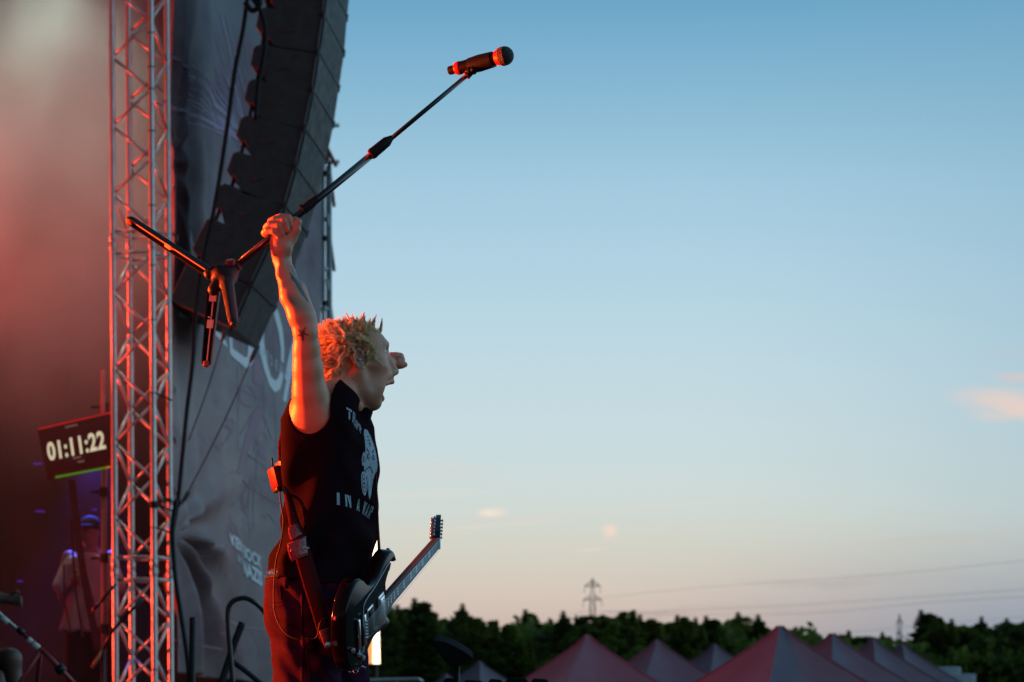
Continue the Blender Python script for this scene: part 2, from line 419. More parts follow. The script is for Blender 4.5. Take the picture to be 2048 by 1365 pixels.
def sub2d(polys, step):
    """triangulate 2D polygons and cut them on a grid so that they can follow a curved surface"""
    bm = bmesh.new()
    for pg in polys:
        vs = [bm.verts.new((x, y, 0)) for x, y in pg]
        try: bm.faces.new(vs)
        except ValueError: pass
    bmesh.ops.triangulate(bm, faces=bm.faces[:])
    xs = [v.co.x for v in bm.verts]; ys = [v.co.y for v in bm.verts]
    for ax, lo, hi in ((0, min(xs), max(xs)), (1, min(ys), max(ys))):
        k = math.ceil(lo / step) * step
        while k < hi:
            co = (k, 0, 0) if ax == 0 else (0, k, 0); no = (1, 0, 0) if ax == 0 else (0, 1, 0)
            bmesh.ops.bisect_plane(bm, geom=bm.verts[:] + bm.edges[:] + bm.faces[:], plane_co=co, plane_no=no); k += step
    bm.verts.index_update(); V = np.array([v.co[:2] for v in bm.verts]); F = [[q.index for q in f.verts] for f in bm.faces]; bm.free(); return V, F
def text_mesh(body, bold=.0, extra=None):
    cu = bpy.data.curves.new('t', 'FONT'); cu.body = body; cu.size = 1; cu.offset = bold; cu.resolution_u = 4
    if extra: cu.space_character = extra
    o = bpy.data.objects.new('t', cu); COL.objects.link(o); bpy.context.view_layer.update()
    me = bpy.data.meshes.new_from_object(o.evaluated_get(bpy.context.evaluated_depsgraph_get()))
    V = np.array([v.co[:2] for v in me.vertices]); F = [list(p.vertices) for p in me.polygons]
    bpy.data.objects.remove(o); bpy.data.meshes.remove(me); return V, F
def refine(V, F, step):
    return sub2d([[tuple(V[i]) for i in f] for f in F], step)
def on_banner(name, V, F, mt, off=.006):
    """V in (s, z) banner metres"""
    W = b_pos(V[:, 0], V[:, 1], off); me = pydata(name, W, F)
    return link(name, me, mt, banner)
def px_poly(name, polys, mt, off=.006):
    P2 = [[px2b(x, y) for x, y in pg] for pg in polys]; V, F = sub2d(P2, .12); return on_banner(name, V, F, mt, off)
def px_lines(name, lines, mt, w=.02, off=.005):
    polys = []
    for ln in lines:
        pts = [px2b(x, y) for x, y in ln[0]]; ww = ln[1] if len(ln) > 1 else w
        for (a, b), (c, d) in zip(pts[:-1], pts[1:]):
            L = math.hypot(c - a, d - b) or 1; nx, ny = -(d - b) / L * ww / 2, (c - a) / L * ww / 2
            polys.append([(a + nx, b + ny), (c + nx, d + ny), (c - nx, d - ny), (a - nx, b - ny)])
    V, F = sub2d(polys, .25); return on_banner(name, V, F, mt, off)
px_poly('big_letter', [[(384, 457), (389, 486), (395, 520), (393, 566), (386, 600), (379, 640), (367, 632), (368, 587), (376, 520)]], M_white)
px_poly('big_letter', [[(390, 598), (452, 697), (439, 690), (404, 637)]], M_white)
px_poly('big_letter', [[(457, 640), (466, 646), (466, 697), (490, 716), (490, 736), (457, 706)], [(490, 716), (497, 713), (499, 690), (508, 690), (508, 722), (504, 733), (497, 737), (490, 736)]], M_white)
def arc_band(out_, inn):
    return [[out_[i], out_[i + 1], inn[i + 1], inn[i]] for i in range(len(out_) - 1)]
oo = [(517, 640), (516, 680), (518, 710), (524, 742), (534, 768), (549, 785), (560, 778), (567, 757), (567, 745)]
ii = [(525, 640), (523, 680), (526, 708), (532, 733), (541, 754), (550, 762), (555, 757), (558, 748), (558, 743)]
px_poly('big_letter', arc_band(oo, ii) + arc_band([(546, 600), (556, 625), (564, 660), (569, 700), (569, 727)], [(541, 612), (549, 635), (556, 664), (561, 700), (561, 722)]), M_white)
px_poly('big_letter', [[(589, 660), (596, 668), (578, 805), (568, 801), (577, 762), (573, 757)]], M_white)
sR, zR = px2b(523, 716); sT, zT = px2b(573, 757)
V, F = text_mesh('NORDERSTEDT', .012, 1.75)
# place so that the third letter falls on R and the eighth on T
k = (sT - sR) / (7.0 - 2.0); w1 = V[:, 0].max() / 11
V2 = V.copy(); V2[:, 0] = sR - 2 * k + V[:, 0] / w1 * k; V2[:, 1] = (zR + zT) / 2 + V[:, 1] * .10 / .7
keep = V2[:, 0] > sR - 1.4 * k
V, F = refine(V2, F, .3); on_banner('lettering', V, F, M_white2)
def px_text(body, o, ex_, ey_, mt, bold=.02, sp=None):
    V, F = text_mesh(body, bold, sp); W = V[:, 0].max()
    Q = [px2b(o[0] + ex_[0] * x / W + ey_[0] * y / .7, o[1] + ex_[1] * x / W + ey_[1] * y / .7) for x, y in V]
    V3, F3 = refine(np.array(Q), F, .12); return on_banner('lettering', V3, F3, mt, .009)
px_text('KEIN BOCK', (457, 1090), (67, 48), (-1, -23), M_white, .035)
px_text('auf', (466, 1122), (14, 10), (0, -18), M_white2, .02)
px_text('NAZIS', (485, 1145), (41, 28), (-1, -27), M_white, .045)
r_ = random.Random(5); L = []
for i in range(46):    # firework burst
    a = R(r_.uniform(96, 165)); l = r_.uniform(90, 330); w = r_.uniform(.006, .022); x0, y0 = 500 + r_.uniform(-12, 12), 285 + r_.uniform(-20, 25)
    pts = [(x0 + math.cos(a) * l * t_ * .62, y0 - math.sin(a) * l * t_ + 26 * (t_ - .4) ** 2) for t_ in (.25, .45, .65, .82, 1)]
    L.append((pts, w))
px_lines('firework', L, M_purple)
L = []
for i in range(30):
    x = r_.uniform(415, 575); y = r_.uniform(820, 1290); l = r_.uniform(20, 80); pts = [(x, y)]
    for q in range(5): x += r_.uniform(-2, 7); y += l / 5 * r_.uniform(.3, 1.2) * r_.choice((1, 1, -.4)); pts.append((x, y))
    if max(p_[0] for p_ in pts) < 600: L.append((pts, r_.uniform(.008, .018)))
for x, y0, y1 in ((475, 735, 905), (484, 660, 760), (548, 640, 900), (512, 900, 1060), (523, 760, 900), (505, 950, 1080), (560, 850, 1080), (568, 830, 940)):
    L.append(([(x, y0), (x + r_.uniform(-1, 1), (y0 + y1) / 2), (x, y1)], .018))
for x0, y0, x1, y1 in ((473, 772, 516, 790), (478, 800, 506, 812), (495, 905, 560, 960), (488, 960, 560, 1010), (430, 900, 470, 860), (466, 1010, 515, 960), (480, 870, 512, 818), (515, 812, 540, 880), (440, 1240, 545, 1262), (400, 1275, 440, 1300), (395, 1120, 470, 1075)):
    L.append(([(x0, y0), ((x0 + x1) / 2, (y0 + y1) / 2 + 4), (x1, y1)], .018))
for cx, cy, rx, ry in ((494, 800, 17, 30), (520, 905, 12, 40), (489, 690, 14, 14)):
    L.append(([(cx - rx * math.cos(q), cy - ry * math.sin(q)) for q in [math.pi * j / 9 for j in range(10)]], .016))
px_lines('castle_drawing', L, M_pink)['kind'] = 'stuff'
for pg in ([(508, 715), (520, 722), (521, 775), (508, 765)], [(505, 838), (512, 812), (522, 828), (500, 905), (488, 915), (478, 950), (470, 945)], [(513, 880), (522, 885), (528, 920), (515, 912)]): px_poly('castle_drawing', [pg], M_pink, .004)

# ================================================================== line array loudspeaker
M_cab = mat('speaker_paint_hazed', (.085, .052, .048), .62, bump=.15, bscale=120, var=.25, vscale=9)  # black cabinets browned and lightened: the haze is put into their colour
M_grill = mat('speaker_grille', (.010, .007, .007), .6, bump=.5, bscale=260, var=.2, vscale=5)
M_edgeglint = mat('speaker_edge_highlight', (.16, .13, .13), .4)  # pale strip standing in for the highlight along the cabinets' front edge
EA = BE.normalized() * 1.30; YA = 23.45
def Q2(px, py): p = P(px, py, YA); return p
array = empty('line_array', Q2(600, 690)); tag(array, 'long curved black line array of stacked loudspeaker cabinets hanging before the banner', 'loudspeaker')
FRT = [(668, -195), (658, -119), (650, -43), (644, 32), (633, 106), (622, 182), (606, 258), (588, 335), (566, 412), (536, 488), (498, 570), (461, 655)]
for i in range(len(FRT) - 1):
    A, B = Vector(FRT[i]), Vector(FRT[i + 1]); ax = (B - A).normalized(); back = Vector((-ax.y, ax.x)); H = (B - A).length
    if back.x > 0: back = -back
    # cabinet tops lie less tilted than the chord of the curve, as in the photograph
    D = 126 if i < 8 else 132
    hgt = .55 if i < 9 else (.80 if i == 9 else 1.0)
    pts2 = [A + ax * .5, A + back * (D - 8) + ax * .5, A + back * D + ax * 8, A + back * (D + 2) + ax * H * hgt, A + back * (D - 6) + ax * (H * hgt + 7)]
    pts2 += [A + back * (D - 16) + ax * (H * hgt + 6), A + back * (D - 38) + ax * (H - 3), B + back * (D - 44) - ax * .5] if i < 10 else [B + back * (D - 2) - ax * 1]
    pts2 += [B - ax * .5]
    m = MB(); m.prism([Q2(*p) for p in pts2], EA); cab = m.build('cabinet', M_cab, array)
    bv = cab.modifiers.new('b', 'BEVEL'); bv.width = .006; bv.segments = 2
    # grille on the face turned to the audience, with a raised strip painting its edge highlight
    m = MB(); g1 = A + ax * 1.6; g2 = B - ax * 1.6; o_ = -back * 1.2
    m.prism([Q2(*(g1 - back * 5)), Q2(*(g1 + back * -.2)), Q2(*(g2 + back * -.2)), Q2(*(g2 - back * 5))], EA * .93)
    gr = m.build('grille', M_grill, cab); gr.location = BE.normalized() * .045
    m = MB(); m.prism([Q2(*(g1 - back * 2.2)) + Vector((0, -.012, 0)), Q2(*(g1 + back * 1.2)) + Vector((0, -.012, 0)), Q2(*(g2 + back * 1.2)) + Vector((0, -.012, 0)), Q2(*(g2 - back * 2.2)) + Vector((0, -.012, 0))], (0, .02, 0)); m.build('edge_highlight', M_edgeglint, cab)
    # faint handle recess and logo plate on the near side
    c = A.lerp(B, .5) + back * 62; m = MB()
    m.box(Q2(*c) + Vector((0, -.004, 0)), (.10, .012, .04), Matrix.Rotation(math.atan2(ax.x, ax.y), 3, 'Y'), .004); m.build('handle', M_cab, cab)
    if i < 10:
        p0 = A + back * (D - 14) + ax * H * hgt; p1 = p0 + ax * (H * (1 - hgt) + 6)
        for yy in (.06, 1.2):
            m = MB(); m.tube([Q2(*p0) + BE * yy, Q2(*p1) + BE * yy], .016, 8); m.build('rigging_bar', M_blackmetal, cab)
    # rigging pins at the front corners
    m = MB()
    for yy in (-.01, 1.30): m = MB(); m.tube([Q2(*(B - ax * 9 - back * 3)) + BE * yy, Q2(*(B + ax * 7 - back * 3)) + BE * yy], .012, 8); m.build('rigging_bar', M_blackmetal, cab)
cable = MB(); cable.tube([P(x, y, 23.3) for x, y in catmull([(497, -20, 0), (486, 60, 0), (470, 140, 0), (455, 250, 0), (440, 350, 0), (424, 440, 0), (410, 500, 0), (398, 570, 0), (390, 640, 0), (386, 720, 0), (374, 820, 0), (366, 900, 0), (356, 1000, 0), (346, 1060, 0)], 6) for x, y in [(x, y)]] if False else
    [P(p.x, p.y, 23.3) for p in catmull([(497, -20, 0), (486, 60, 0), (470, 140, 0), (455, 250, 0), (440, 350, 0), (424, 440, 0), (410, 500, 0), (398, 570, 0), (390, 640, 0), (386, 720, 0), (374, 820, 0), (366, 900, 0), (356, 1000, 0), (346, 1060, 0)], 6)], .018, 8)
for y_ in (130, 300, 520, 690): pass
tag(cable.build('cable_bundle', M_rubber, smooth=True), 'thick black cable bundle hanging down left of the loudspeaker column', 'cable')
m = MB(); m.tube([P(p.x, p.y, 23.2) for p in catmull([(500, -10, 0), (520, 20, 0), (531, 60, 0), (528, 110, 0), (517, 170, 0), (511, 240, 0)], 6)], .02, 8)
m.tube([P(p.x, p.y, 23.2) for p in catmull([(490, 5, 0), (505, 22, 0), (520, 8, 0), (512, -12, 0)], 6)], .022, 8)
tag(m.build('speaker_cable', M_rubber, smooth=True), 'short looped black cable at the upper rear of the loudspeaker column', 'cable')
for (a, b, lab) in (((513, 697), (376, 985), 'thin dark guy line from the lowest corner of the loudspeaker column to the chain'), ((453, 655), (378, 880), 'thinner guy line left of the other one below the loudspeaker column')):
    m = MB(); p0, p1 = P(*a, 23.45), P(*b, 23.1); mid = (p0 + p1) / 2 + Vector((0, 0, -.04)); m.tube(catmull([p0, mid, p1], 8), .006, 6)
    m.lathe(p0, p0 + (p1 - p0).normalized() * .14, [(0, .008), (.02, .02), (.09, .02), (.14, .008)], 8)
    tag(m.build('guy_line', M_rope, smooth=True), lab, 'rope', 'guy lines below the loudspeakers')
m = MB()   # chain at the truss
cp = catmull([(376, 985, 0), (368, 1000, 0), (352, 1012, 0), (338, 1000, 0), (322, 1003, 0)], 5)
for i in range(len(cp) - 1):
    a, b = P(cp[i].x, cp[i].y, 23.05), P(cp[i + 1].x, cp[i + 1].y, 23.05); d = (b - a); c = (a + b) / 2
    x, y, dd = MB().frame(d); q = x if i % 2 else y; Lk = d.length * .75; ring = [c + dd * math.cos(t_) * Lk + q * math.sin(t_) * .016 for t_ in [2 * math.pi * j / 12 for j in range(13)]]
    m.tube(ring, .0055, 6, cap=False)
tag(m.build('chain', M_blackmetal, smooth=True), 'black chain tied to the truss tower at the banner edge', 'chain')
m = MB(); m.tube([P(p.x, p.y, 22.95) for p in catmull([(352, 1000, 0), (345, 1060, 0), (350, 1150, 0), (362, 1230, 0), (374, 1310, 0), (380, 1380, 0), (384, 1480, 0)], 6)], .02, 8)
tag(m.build('ground_cable', M_rubber, smooth=True), 'black cable running down in front of the gathered banner edge', 'cable')

# ================================================================== scaffold mast at the far edge of the banner
M_galv = mat('galvanised', (.42, .40, .37), .45, metal=.7, var=.2, vscale=8)
M_redpaint = mat('red_paint', (.40, .05, .03), .5, var=.2)
YM = 33.2
root = empty('scaffold_mast', (P(653, 0, YM).x, YM, 0)); tag(root, 'thin metal scaffold mast at the far edge of the banner', 'mast')
for k_, (dx_, dy_) in enumerate(((0, 0), (.12, .35), (.30, .05))):
    b0 = P(651, 0, YM); m = MB(); m.tube([(b0.x + dx_ * .25, YM + dy_, 0), (b0.x + dx_ * .25 - .03, YM + dy_, 8.6)], .024, 10); m.build('upright', M_galv, root, smooth=True)
for y in (252, 325, 440, 540, 620):
    z = P(0, y, YM).z; m = MB(); m.tube([(b0.x - .3, YM + .02, z), (b0.x + (.16 if y < 330 else .04), YM + .02, z + .01)], .024, 8); m.build('ledger', M_galv, root, smooth=True)
for y in (300, 430, 560):
    z = P(0, y, YM).z; m = MB(); m.tube([(b0.x + .02, YM - .03, z), (b0.x + .08, YM + .34, z - .6)], .02, 8); m.build('brace', M_redpaint if y < 330 else M_galv, root, smooth=True)
    m = MB(); m.lathe((b0.x, YM, z - .3), (b0.x, YM, z + .1), [(0, .026), (0, .045), (.05, .045), (.05, .026)], 10); m.build('coupler', M_blackmetal, root)
m = MB(); z = P(0, 318, YM).z; m.tube([(b0.x + .02, YM - .05, z + .12), (b0.x + .13, YM - .05, z - .1)], .022, 8); m.build('brace', M_redpaint, root, smooth=True)

# ================================================================== glowing LED wall beyond the singer
M_led = bpy.data.materials.new('led_face'); M_led.use_nodes = True; t = NT(M_led.node_tree); bs = t.n['Principled BSDF']
oc = t.node('ShaderNodeTexCoord').outputs['Object']; x_, y_, z_ = t.sep(oc)
stripe = t.maprange(t.math('FRACT', z_ * 4.0), 0, .12, .55, 1); col = t.maprange(x_, P(745, 0, 27).x - .012, P(746, 0, 27).x + .012, 0, 1)
t.l.new(t.mix(col, (1, .42, .14), (1, .80, .50)), bs.inputs['Emission Color']); t.put(bs.inputs['Emission Strength'], stripe * (col * 2.6 + .9))
bs.inputs['Base Color'].default_value = (.02, .02, .02, 1)
root = empty('led_wall', (P(730, 0, 27).x, 27, 0)); tag(root, 'tall narrow LED wall glowing orange and white behind the singer', 'LED screen')
c = [P(706, 1328, 27), P(760, 1328, 27), P(751, 930, 27), P(698, 930, 27)]
m = MB(); m.prism([p + Vector((0, 0, 0)) for p in c], (0, .02, 0)); m.build('screen', M_led, root)
m = MB(); gx = [p + Vector((0, .025, 0)) for p in c]; cc_ = sum(gx, Vector()) / 4
m.prism([cc_ + (p - cc_) * 1.012 for p in gx], (0, .14, 0)); m.build('housing', M_blackmetal, root)
for px in (715, 750):
    p = P(px, 1328, 27.1); m = MB(); m.tube([(p.x, 27.1, 0), (p.x, 27.1, p.z)], .03, 10); m.build('leg', M_blackmetal, root)
# ================================================================== signed-distance modelling: one continuous surface per body
class Solid:
    """list of smooth-blended primitives; mesh() walks only the blocks that the surface crosses"""
    def __init__(s): s.p = []
    def cone(s, a, b, ra, rb, k=.02, op='u', sc=None):
        s.p.append(('c', np.array(a, float), np.array(b, float), ra, rb, k, op)); return s
    def ball(s, c, r, k=.02, op='u'): return s.cone(c, Vector(c) + Vector((0, 0, 1e-4)), r, r, k, op)
    def chain(s, pts, rad, k=.015):
        for i in range(len(pts) - 1): s.cone(pts[i], pts[i + 1], rad[i], rad[i + 1], k)
        return s
    def ell(s, c, r, rot=None, k=.02, op='u'):
        M = np.array(rot or Matrix.Identity(3)).T; s.p.append(('e', np.array(c, float), np.array(r, float), M, None, k, op)); return s
    def loft(s, tab, f, rt, ex=2.3, k=.02, op='u', grow=0.):
        """tab rows: z, cx, cy, depth half, width half ; f and rt are the forward and right unit vectors"""
        T = np.array(sorted(tab), float); T = T.copy(); T[:, 3:5] += grow
        s.p.append(('l', T, np.array(f[:2], float), np.array(rt[:2], float), ex, k, op)); return s
    def slab(s, a, b, rad, n, off, k=.004, op='s'):
        """infinite stadium a-b seen along n, kept only beyond the plane n.p > off"""
        s.p.append(('s', np.array(a, float), np.array(b, float), rad, (np.array(n, float), off), k, op)); return s
    def one(s, q, X):
        t = q[0]
        if t == 'c':
            _, a, b, ra, rb, k, op = q; d = b - a; h = np.clip(((X - a) @ d) / (d @ d), 0, 1); return np.linalg.norm(X - a - h[:, None] * d, axis=1) - (ra + (rb - ra) * h)
        if t == 'e':
            _, c, r, M, _, k, op = q; Y = (X - c) @ M.T / r; k0 = np.linalg.norm(Y, axis=1); k1 = np.linalg.norm(Y / r, axis=1) + 1e-9
            return k0 * (k0 - 1) / k1
        if t == 'l':
            _, T, f, rt, ex, k, op = q; z = X[:, 2]; zc = np.clip(z, T[0, 0], T[-1, 0])
            g = [np.interp(zc, T[:, 0], T[:, i]) for i in (1, 2, 3, 4)]
            x = X[:, 0] - g[0]; y = X[:, 1] - g[1]; a = np.abs(x * f[0] + y * f[1]) / g[2]; b = np.abs(x * rt[0] + y * rt[1]) / g[3]
            n = (a ** ex + b ** ex + 1e-12) ** (1 / ex); d = (n - 1) * np.minimum(g[2], g[3]) * .95
            e = np.abs(z - zc); return np.where(e > 0, np.hypot(np.maximum(d, 0), e) + np.minimum(d, 0) * 0, d) if True else d
        _, a, b, rad, (n, off), k, op = q
        pr = X - a; pr = pr - (pr @ n)[:, None] * n; d = b - a; d = d - (d @ n) * n; h = np.clip((pr @ d) / (d @ d), 0, 1)
        return np.maximum(np.linalg.norm(pr - h[:, None] * d, axis=1) - rad, -(X @ n - off))
    def eval(s, X, prims=None):
        D = np.full(len(X), 9.0)
        for q in (prims or s.p):
            d = s.one(q, X); k = q[-2]; op = q[-1]
            if op == 'u':
                h = np.clip(.5 + .5 * (D - d) / k, 0, 1); D = D + (d - D) * h - k * h * (1 - h)
            elif op == 's':
                d = -d; h = np.clip(.5 - .5 * (D - d) / k, 0, 1); D = D + (d - D) * h + k * h * (1 - h)
        return D
    def bounds(s):
        lo = np.full(3, 9e9); hi = -lo
        for q in s.p:
            if q[-1] != 'u': continue
            if q[0] == 'c': r = max(q[3], q[4]); L = np.minimum(q[1], q[2]) - r; H = np.maximum(q[1], q[2]) + r
            elif q[0] == 'e': r = q[2].max(); L = q[1] - r; H = q[1] + r
            elif q[0] == 'l':
                T = q[1]; r = T[:, 3:5].max() * 1.05; L = np.array([T[:, 1].min() - r, T[:, 2].min() - r, T[0, 0] - .02]); H = np.array([T[:, 1].max() + r, T[:, 2].max() + r, T[-1, 0] + .02])
            lo = np.minimum(lo, L); hi = np.maximum(hi, H)
        return lo - .03, hi + .03
    def mesh(s, name, vox, disp=None):
        lo, hi = s.bounds(); B = 12; nb = np.ceil((hi - lo) / (vox * B)).astype(int)
        g = np.stack(np.meshgrid(*[np.arange(n) for n in nb], indexing='ij'), -1).reshape(-1, 3)
        cen = lo + (g + .5) * B * vox; Rb = B * vox * .5 * 1.733 + vox * 2
        each = [s.one(q, cen) for q in s.p]; D = s.eval(cen)
        act = np.where(np.abs(D) < Rb * 1.35 + .01)[0]
        VI = []; VP = []; QF = []
        ax = np.arange(-1, B + 2); G = np.stack(np.meshgrid(ax, ax, ax, indexing='ij'), -1); n = len(ax)
        big = (nb * B + 8).astype(np.int64)
        key = lambda c: ((c[..., 0] + 4) * big[1] + (c[..., 1] + 4)) * big[2] + (c[..., 2] + 4)
        for bi in act:
            base = g[bi] * B
            pr = [q for q, e in zip(s.p, each) if e[bi] < Rb * 1.6 + q[-2] + .02 or q[0] in 's']
            if not pr: continue
            X = (lo + (base + G.reshape(-1, 3)) * vox); F = s.eval(X, pr)
            if disp is not None: F = F + disp(X)
            F = F.reshape(n, n, n); neg = F < 0
            if neg.all() or not neg.any(): continue
            # cells [0..n-2]; vertex = mean of edge crossings
            m = n - 1; acc = np.zeros((m, m, m, 3)); cnt = np.zeros((m, m, m))
            for axis in range(3):
                sl0 = [slice(None)] * 3; sl1 = [slice(None)] * 3; sl0[axis] = slice(0, m); sl1[axis] = slice(1, n)
                A = F[tuple(sl0)]; C = F[tuple(sl1)]; ch = (A < 0) != (C < 0); t_ = np.where(ch, A / np.where(ch, A - C, 1), 0)
                o1, o2 = [a for a in range(3) if a != axis]
                for u in (0, 1):
                    for w in (0, 1):
                        idx = [slice(0, m)] * 3; idx[o1] = slice(u, u + m); idx[o2] = slice(w, w + m)
                        # edges lying on cell border (u, w)
                        cc_ = ch[tuple(idx)]; tt = t_[tuple(idx)]
                        off = np.zeros((m, m, m, 3)); off[..., axis] = tt; off[..., o1] = u; off[..., o2] = w
                        acc += off * cc_[..., None]; cnt += cc_
            has = cnt > 0; ci = np.argwhere(has); vp = ci + acc[has] / cnt[has][:, None]
            VI.append(key(ci - 1 + base)); VP.append(lo + (vp - 1 + base) * vox)
            for axis in range(3):
                sl0 = [slice(1, B + 1)] * 3; sl1 = list(sl0); sl1[axis] = slice(2, B + 2)
                A = F[tuple(sl0)] < 0; C = F[tuple(sl1)] < 0; e = np.argwhere(A != C)
                if not len(e): continue
                inside = A[tuple(e.T)]; e = e + 1; o1, o2 = [(1, 2), (2, 0), (0, 1)][axis]
                d1 = np.zeros(3, int); d1[o1] = 1; d2 = np.zeros(3, int); d2[o2] = 1
                q = np.stack([key(c - 1 + base) for c in (e - d1 - d2, e - d2, e, e - d1)], 1)
                q[~inside] = q[~inside][:, ::-1]; QF.append(q)
        ids = np.concatenate(VI); pts = np.concatenate(VP); u, first = np.unique(ids, return_index=True)
        pts = pts[first]; Q = np.concatenate(QF); Qi = np.searchsorted(u, Q); ok = (Qi < len(u)).all(1); Qi = Qi[ok]; ok = (u[Qi] == Q[ok]).all(1); Qi = Qi[ok]
        return np_mesh(name, pts, Qi)
def verts(me):
    a = np.empty(len(me.vertices) * 3, np.float32); me.vertices.foreach_get('co', a); return a.reshape(-1, 3)
def set_verts(me, V): me.vertices.foreach_set('co', np.asarray(V, np.float32).ravel()); me.update()
def vnormals(me):
    a = np.empty(len(me.vertices) * 3, np.float32); me.vertices.foreach_get('normal', a); return a.reshape(-1, 3)
def paint(me, rgb, name='col'):
    at_ = me.color_attributes.new(name, 'FLOAT_COLOR', 'POINT'); c = np.ones((len(me.vertices), 4), np.float32); c[:, :3] = rgb; at_.data.foreach_set('color', c.ravel())
def inside_poly(poly, X, Y):
    poly = np.array(poly); res = np.zeros(len(X), bool); j = len(poly) - 1
    for i in range(len(poly)):
        xi, yi = poly[i]; xj, yj = poly[j]; c = ((yi > Y) != (yj > Y)) & (X < (xj - xi) * (Y - yi) / (yj - yi + 1e-12) + xi); res ^= c; j = i
    return res
# ================================================================== pavilion tents in the audience field
M_tent = mat('tent_cloth', (.12, .085, .11), .82, var=.12, vscale=1.2, bump=.12, bscale=3, sheen=.1)
M_leg = mat('tent_leg', (.4, .4, .4), .4, metal=.6)
def make_tent(loc, rz, half, zp, ze):
    root = empty('pavilion_tent', (0, 0, 0)); n, K = 12, 16
    v = []; f = []
    for j in range(K + 1):
        t_ = j / K; h = half * (t_ if j else .012); z = ze + (zp - ze) * ((1 - t_) ** 1.32) + (.0 if j else .015)
        for s in range(4):
            a = Vector((math.cos(math.pi / 2 * s + math.pi / 4), math.sin(math.pi / 2 * s + math.pi / 4))) * h * 1.414
            b = Vector((math.cos(math.pi / 2 * (s + 1) + math.pi / 4), math.sin(math.pi / 2 * (s + 1) + math.pi / 4))) * h * 1.414
            for i in range(n):
                w = i / n; p = a.lerp(b, w); k_ = math.sin(math.pi * w)
                sag = .055 * half * k_ * math.sin(math.pi * min(1, t_ * 1.1)) + .008 * math.sin(w * 40 + s) * t_ * k_
                v.append((p.x * (1 - sag * .3), p.y * (1 - sag * .3), z - sag))
    N = 4 * n
    for j in range(K):
        f += [(j * N + i, j * N + (i + 1) % N, (j + 1) * N + (i + 1) % N, (j + 1) * N + i) for i in range(N)]
    f.append(tuple(range(N))[::-1])
    r = link('roof', pydata('roof', v, f), M_tent, root); r.data.set_sharp_from_angle(angle=R(38))
    for s in range(4):
        m = MB(); m.tube([(v[j * N + s * n][0] * 1.003, v[j * N + s * n][1] * 1.003, v[j * N + s * n][2] + .004) for j in range(K + 1)], .012, 5); m.build('seam', M_tent, root, smooth=True)
    v2 = v[K * N:]; v2 = v2 + [(x * 1.005, y * 1.005, z - .28 - .02 * math.cos(i * 1.57)) for i, (x, y, z) in enumerate(v2)]
    link('valance', pydata('val', v2, [(i, (i + 1) % N, (i + 1) % N + N, i + N) for i in range(N)]), M_tent, root)
    for s in range(4):
        a = math.pi / 2 * s + math.pi / 4; m = MB(); x, y = math.cos(a) * half * 1.39, math.sin(a) * half * 1.39
        m.box((x, y, ze / 2), (.05, .05, ze)); m.build('leg', M_leg, root)
    return root
TENTS = [  # peak px, py, distance, yaw, half width, label
    (1560, 1255, 36.5, 33, 1.9, 'largest and nearest dark pointed tent roof, right of the middle'),
    (1175, 1273, 40, 27, 1.75, 'pointed tent roof lit strongly red, beside the dark treeline'),
    (1315, 1283, 43, 30, 1.7, 'greyish pointed tent roof just right of the red lit one'),
    (1430, 1291, 50, 35, 1.6, 'small pale pointed tent roof left of the largest tent'),
    (1665, 1270, 40, 38, 1.75, 'first pointed tent roof right of the largest tent'),
    (1747, 1281, 44, 40, 1.75, 'second pointed tent roof right of the largest tent'),
    (1805, 1291, 48, 42, 1.75, 'rightmost pointed tent roof, beside the white vehicles'),
    (960, 1325, 58, 45, 1.6, 'small grey pointed tent behind the black rounded panel'),
    (893, 1350, 66, 45, 1.6, 'lowest grey tent roof, mostly hidden left of the small grey tent'),
    (1096, 1332, 60, 40, 1.4, 'tent tip peeping out left of the red lit tent')]
proto = None
for px, py, D, rz, hf, lab in TENTS:
    p = P(px, py, D); zp = p.z; ze = zp - hf * .74
    root = make_tent(None, 0, hf, zp, ze)
    root.location = (p.x, p.y, 0); root.rotation_euler = (0, 0, R(rz))
    tag(root, lab, 'tent', 'pavilion tents in the field')

# ================================================================== trees
M_leaf = mat('leaf', (.13, .155, .022), .6, var=.55, vscale=.45, spec=.2, coord='Object')
M_leaf2 = mat('leaf_dark', (.09, .115, .022), .6, var=.55, vscale=.5, spec=.2)
M_leaf3 = mat('leaf_yellow', (.15, .175, .022), .6, var=.5, vscale=.5, spec=.2)
for m_ in (M_leaf, M_leaf2, M_leaf3):      # leaves let the sky behind them glow through
    t = NT(m_.node_tree); bs_ = t.n['Principled BSDF']; tr = t.node('ShaderNodeBsdfTranslucent'); mx = t.node('ShaderNodeMixShader'); mx.inputs[0].default_value = .6
    lk = bs_.inputs['Base Color'].links[0].from_socket; t.l.new(lk, tr.inputs[0]); t.l.new(bs_.outputs[0], mx.inputs[1]); t.l.new(tr.outputs[0], mx.inputs[2]); t.l.new(mx.outputs[0], t.n['Material Output'].inputs[0])
M_bark = mat('bark', (.06, .045, .035), .9, bump=.5, bscale=8)
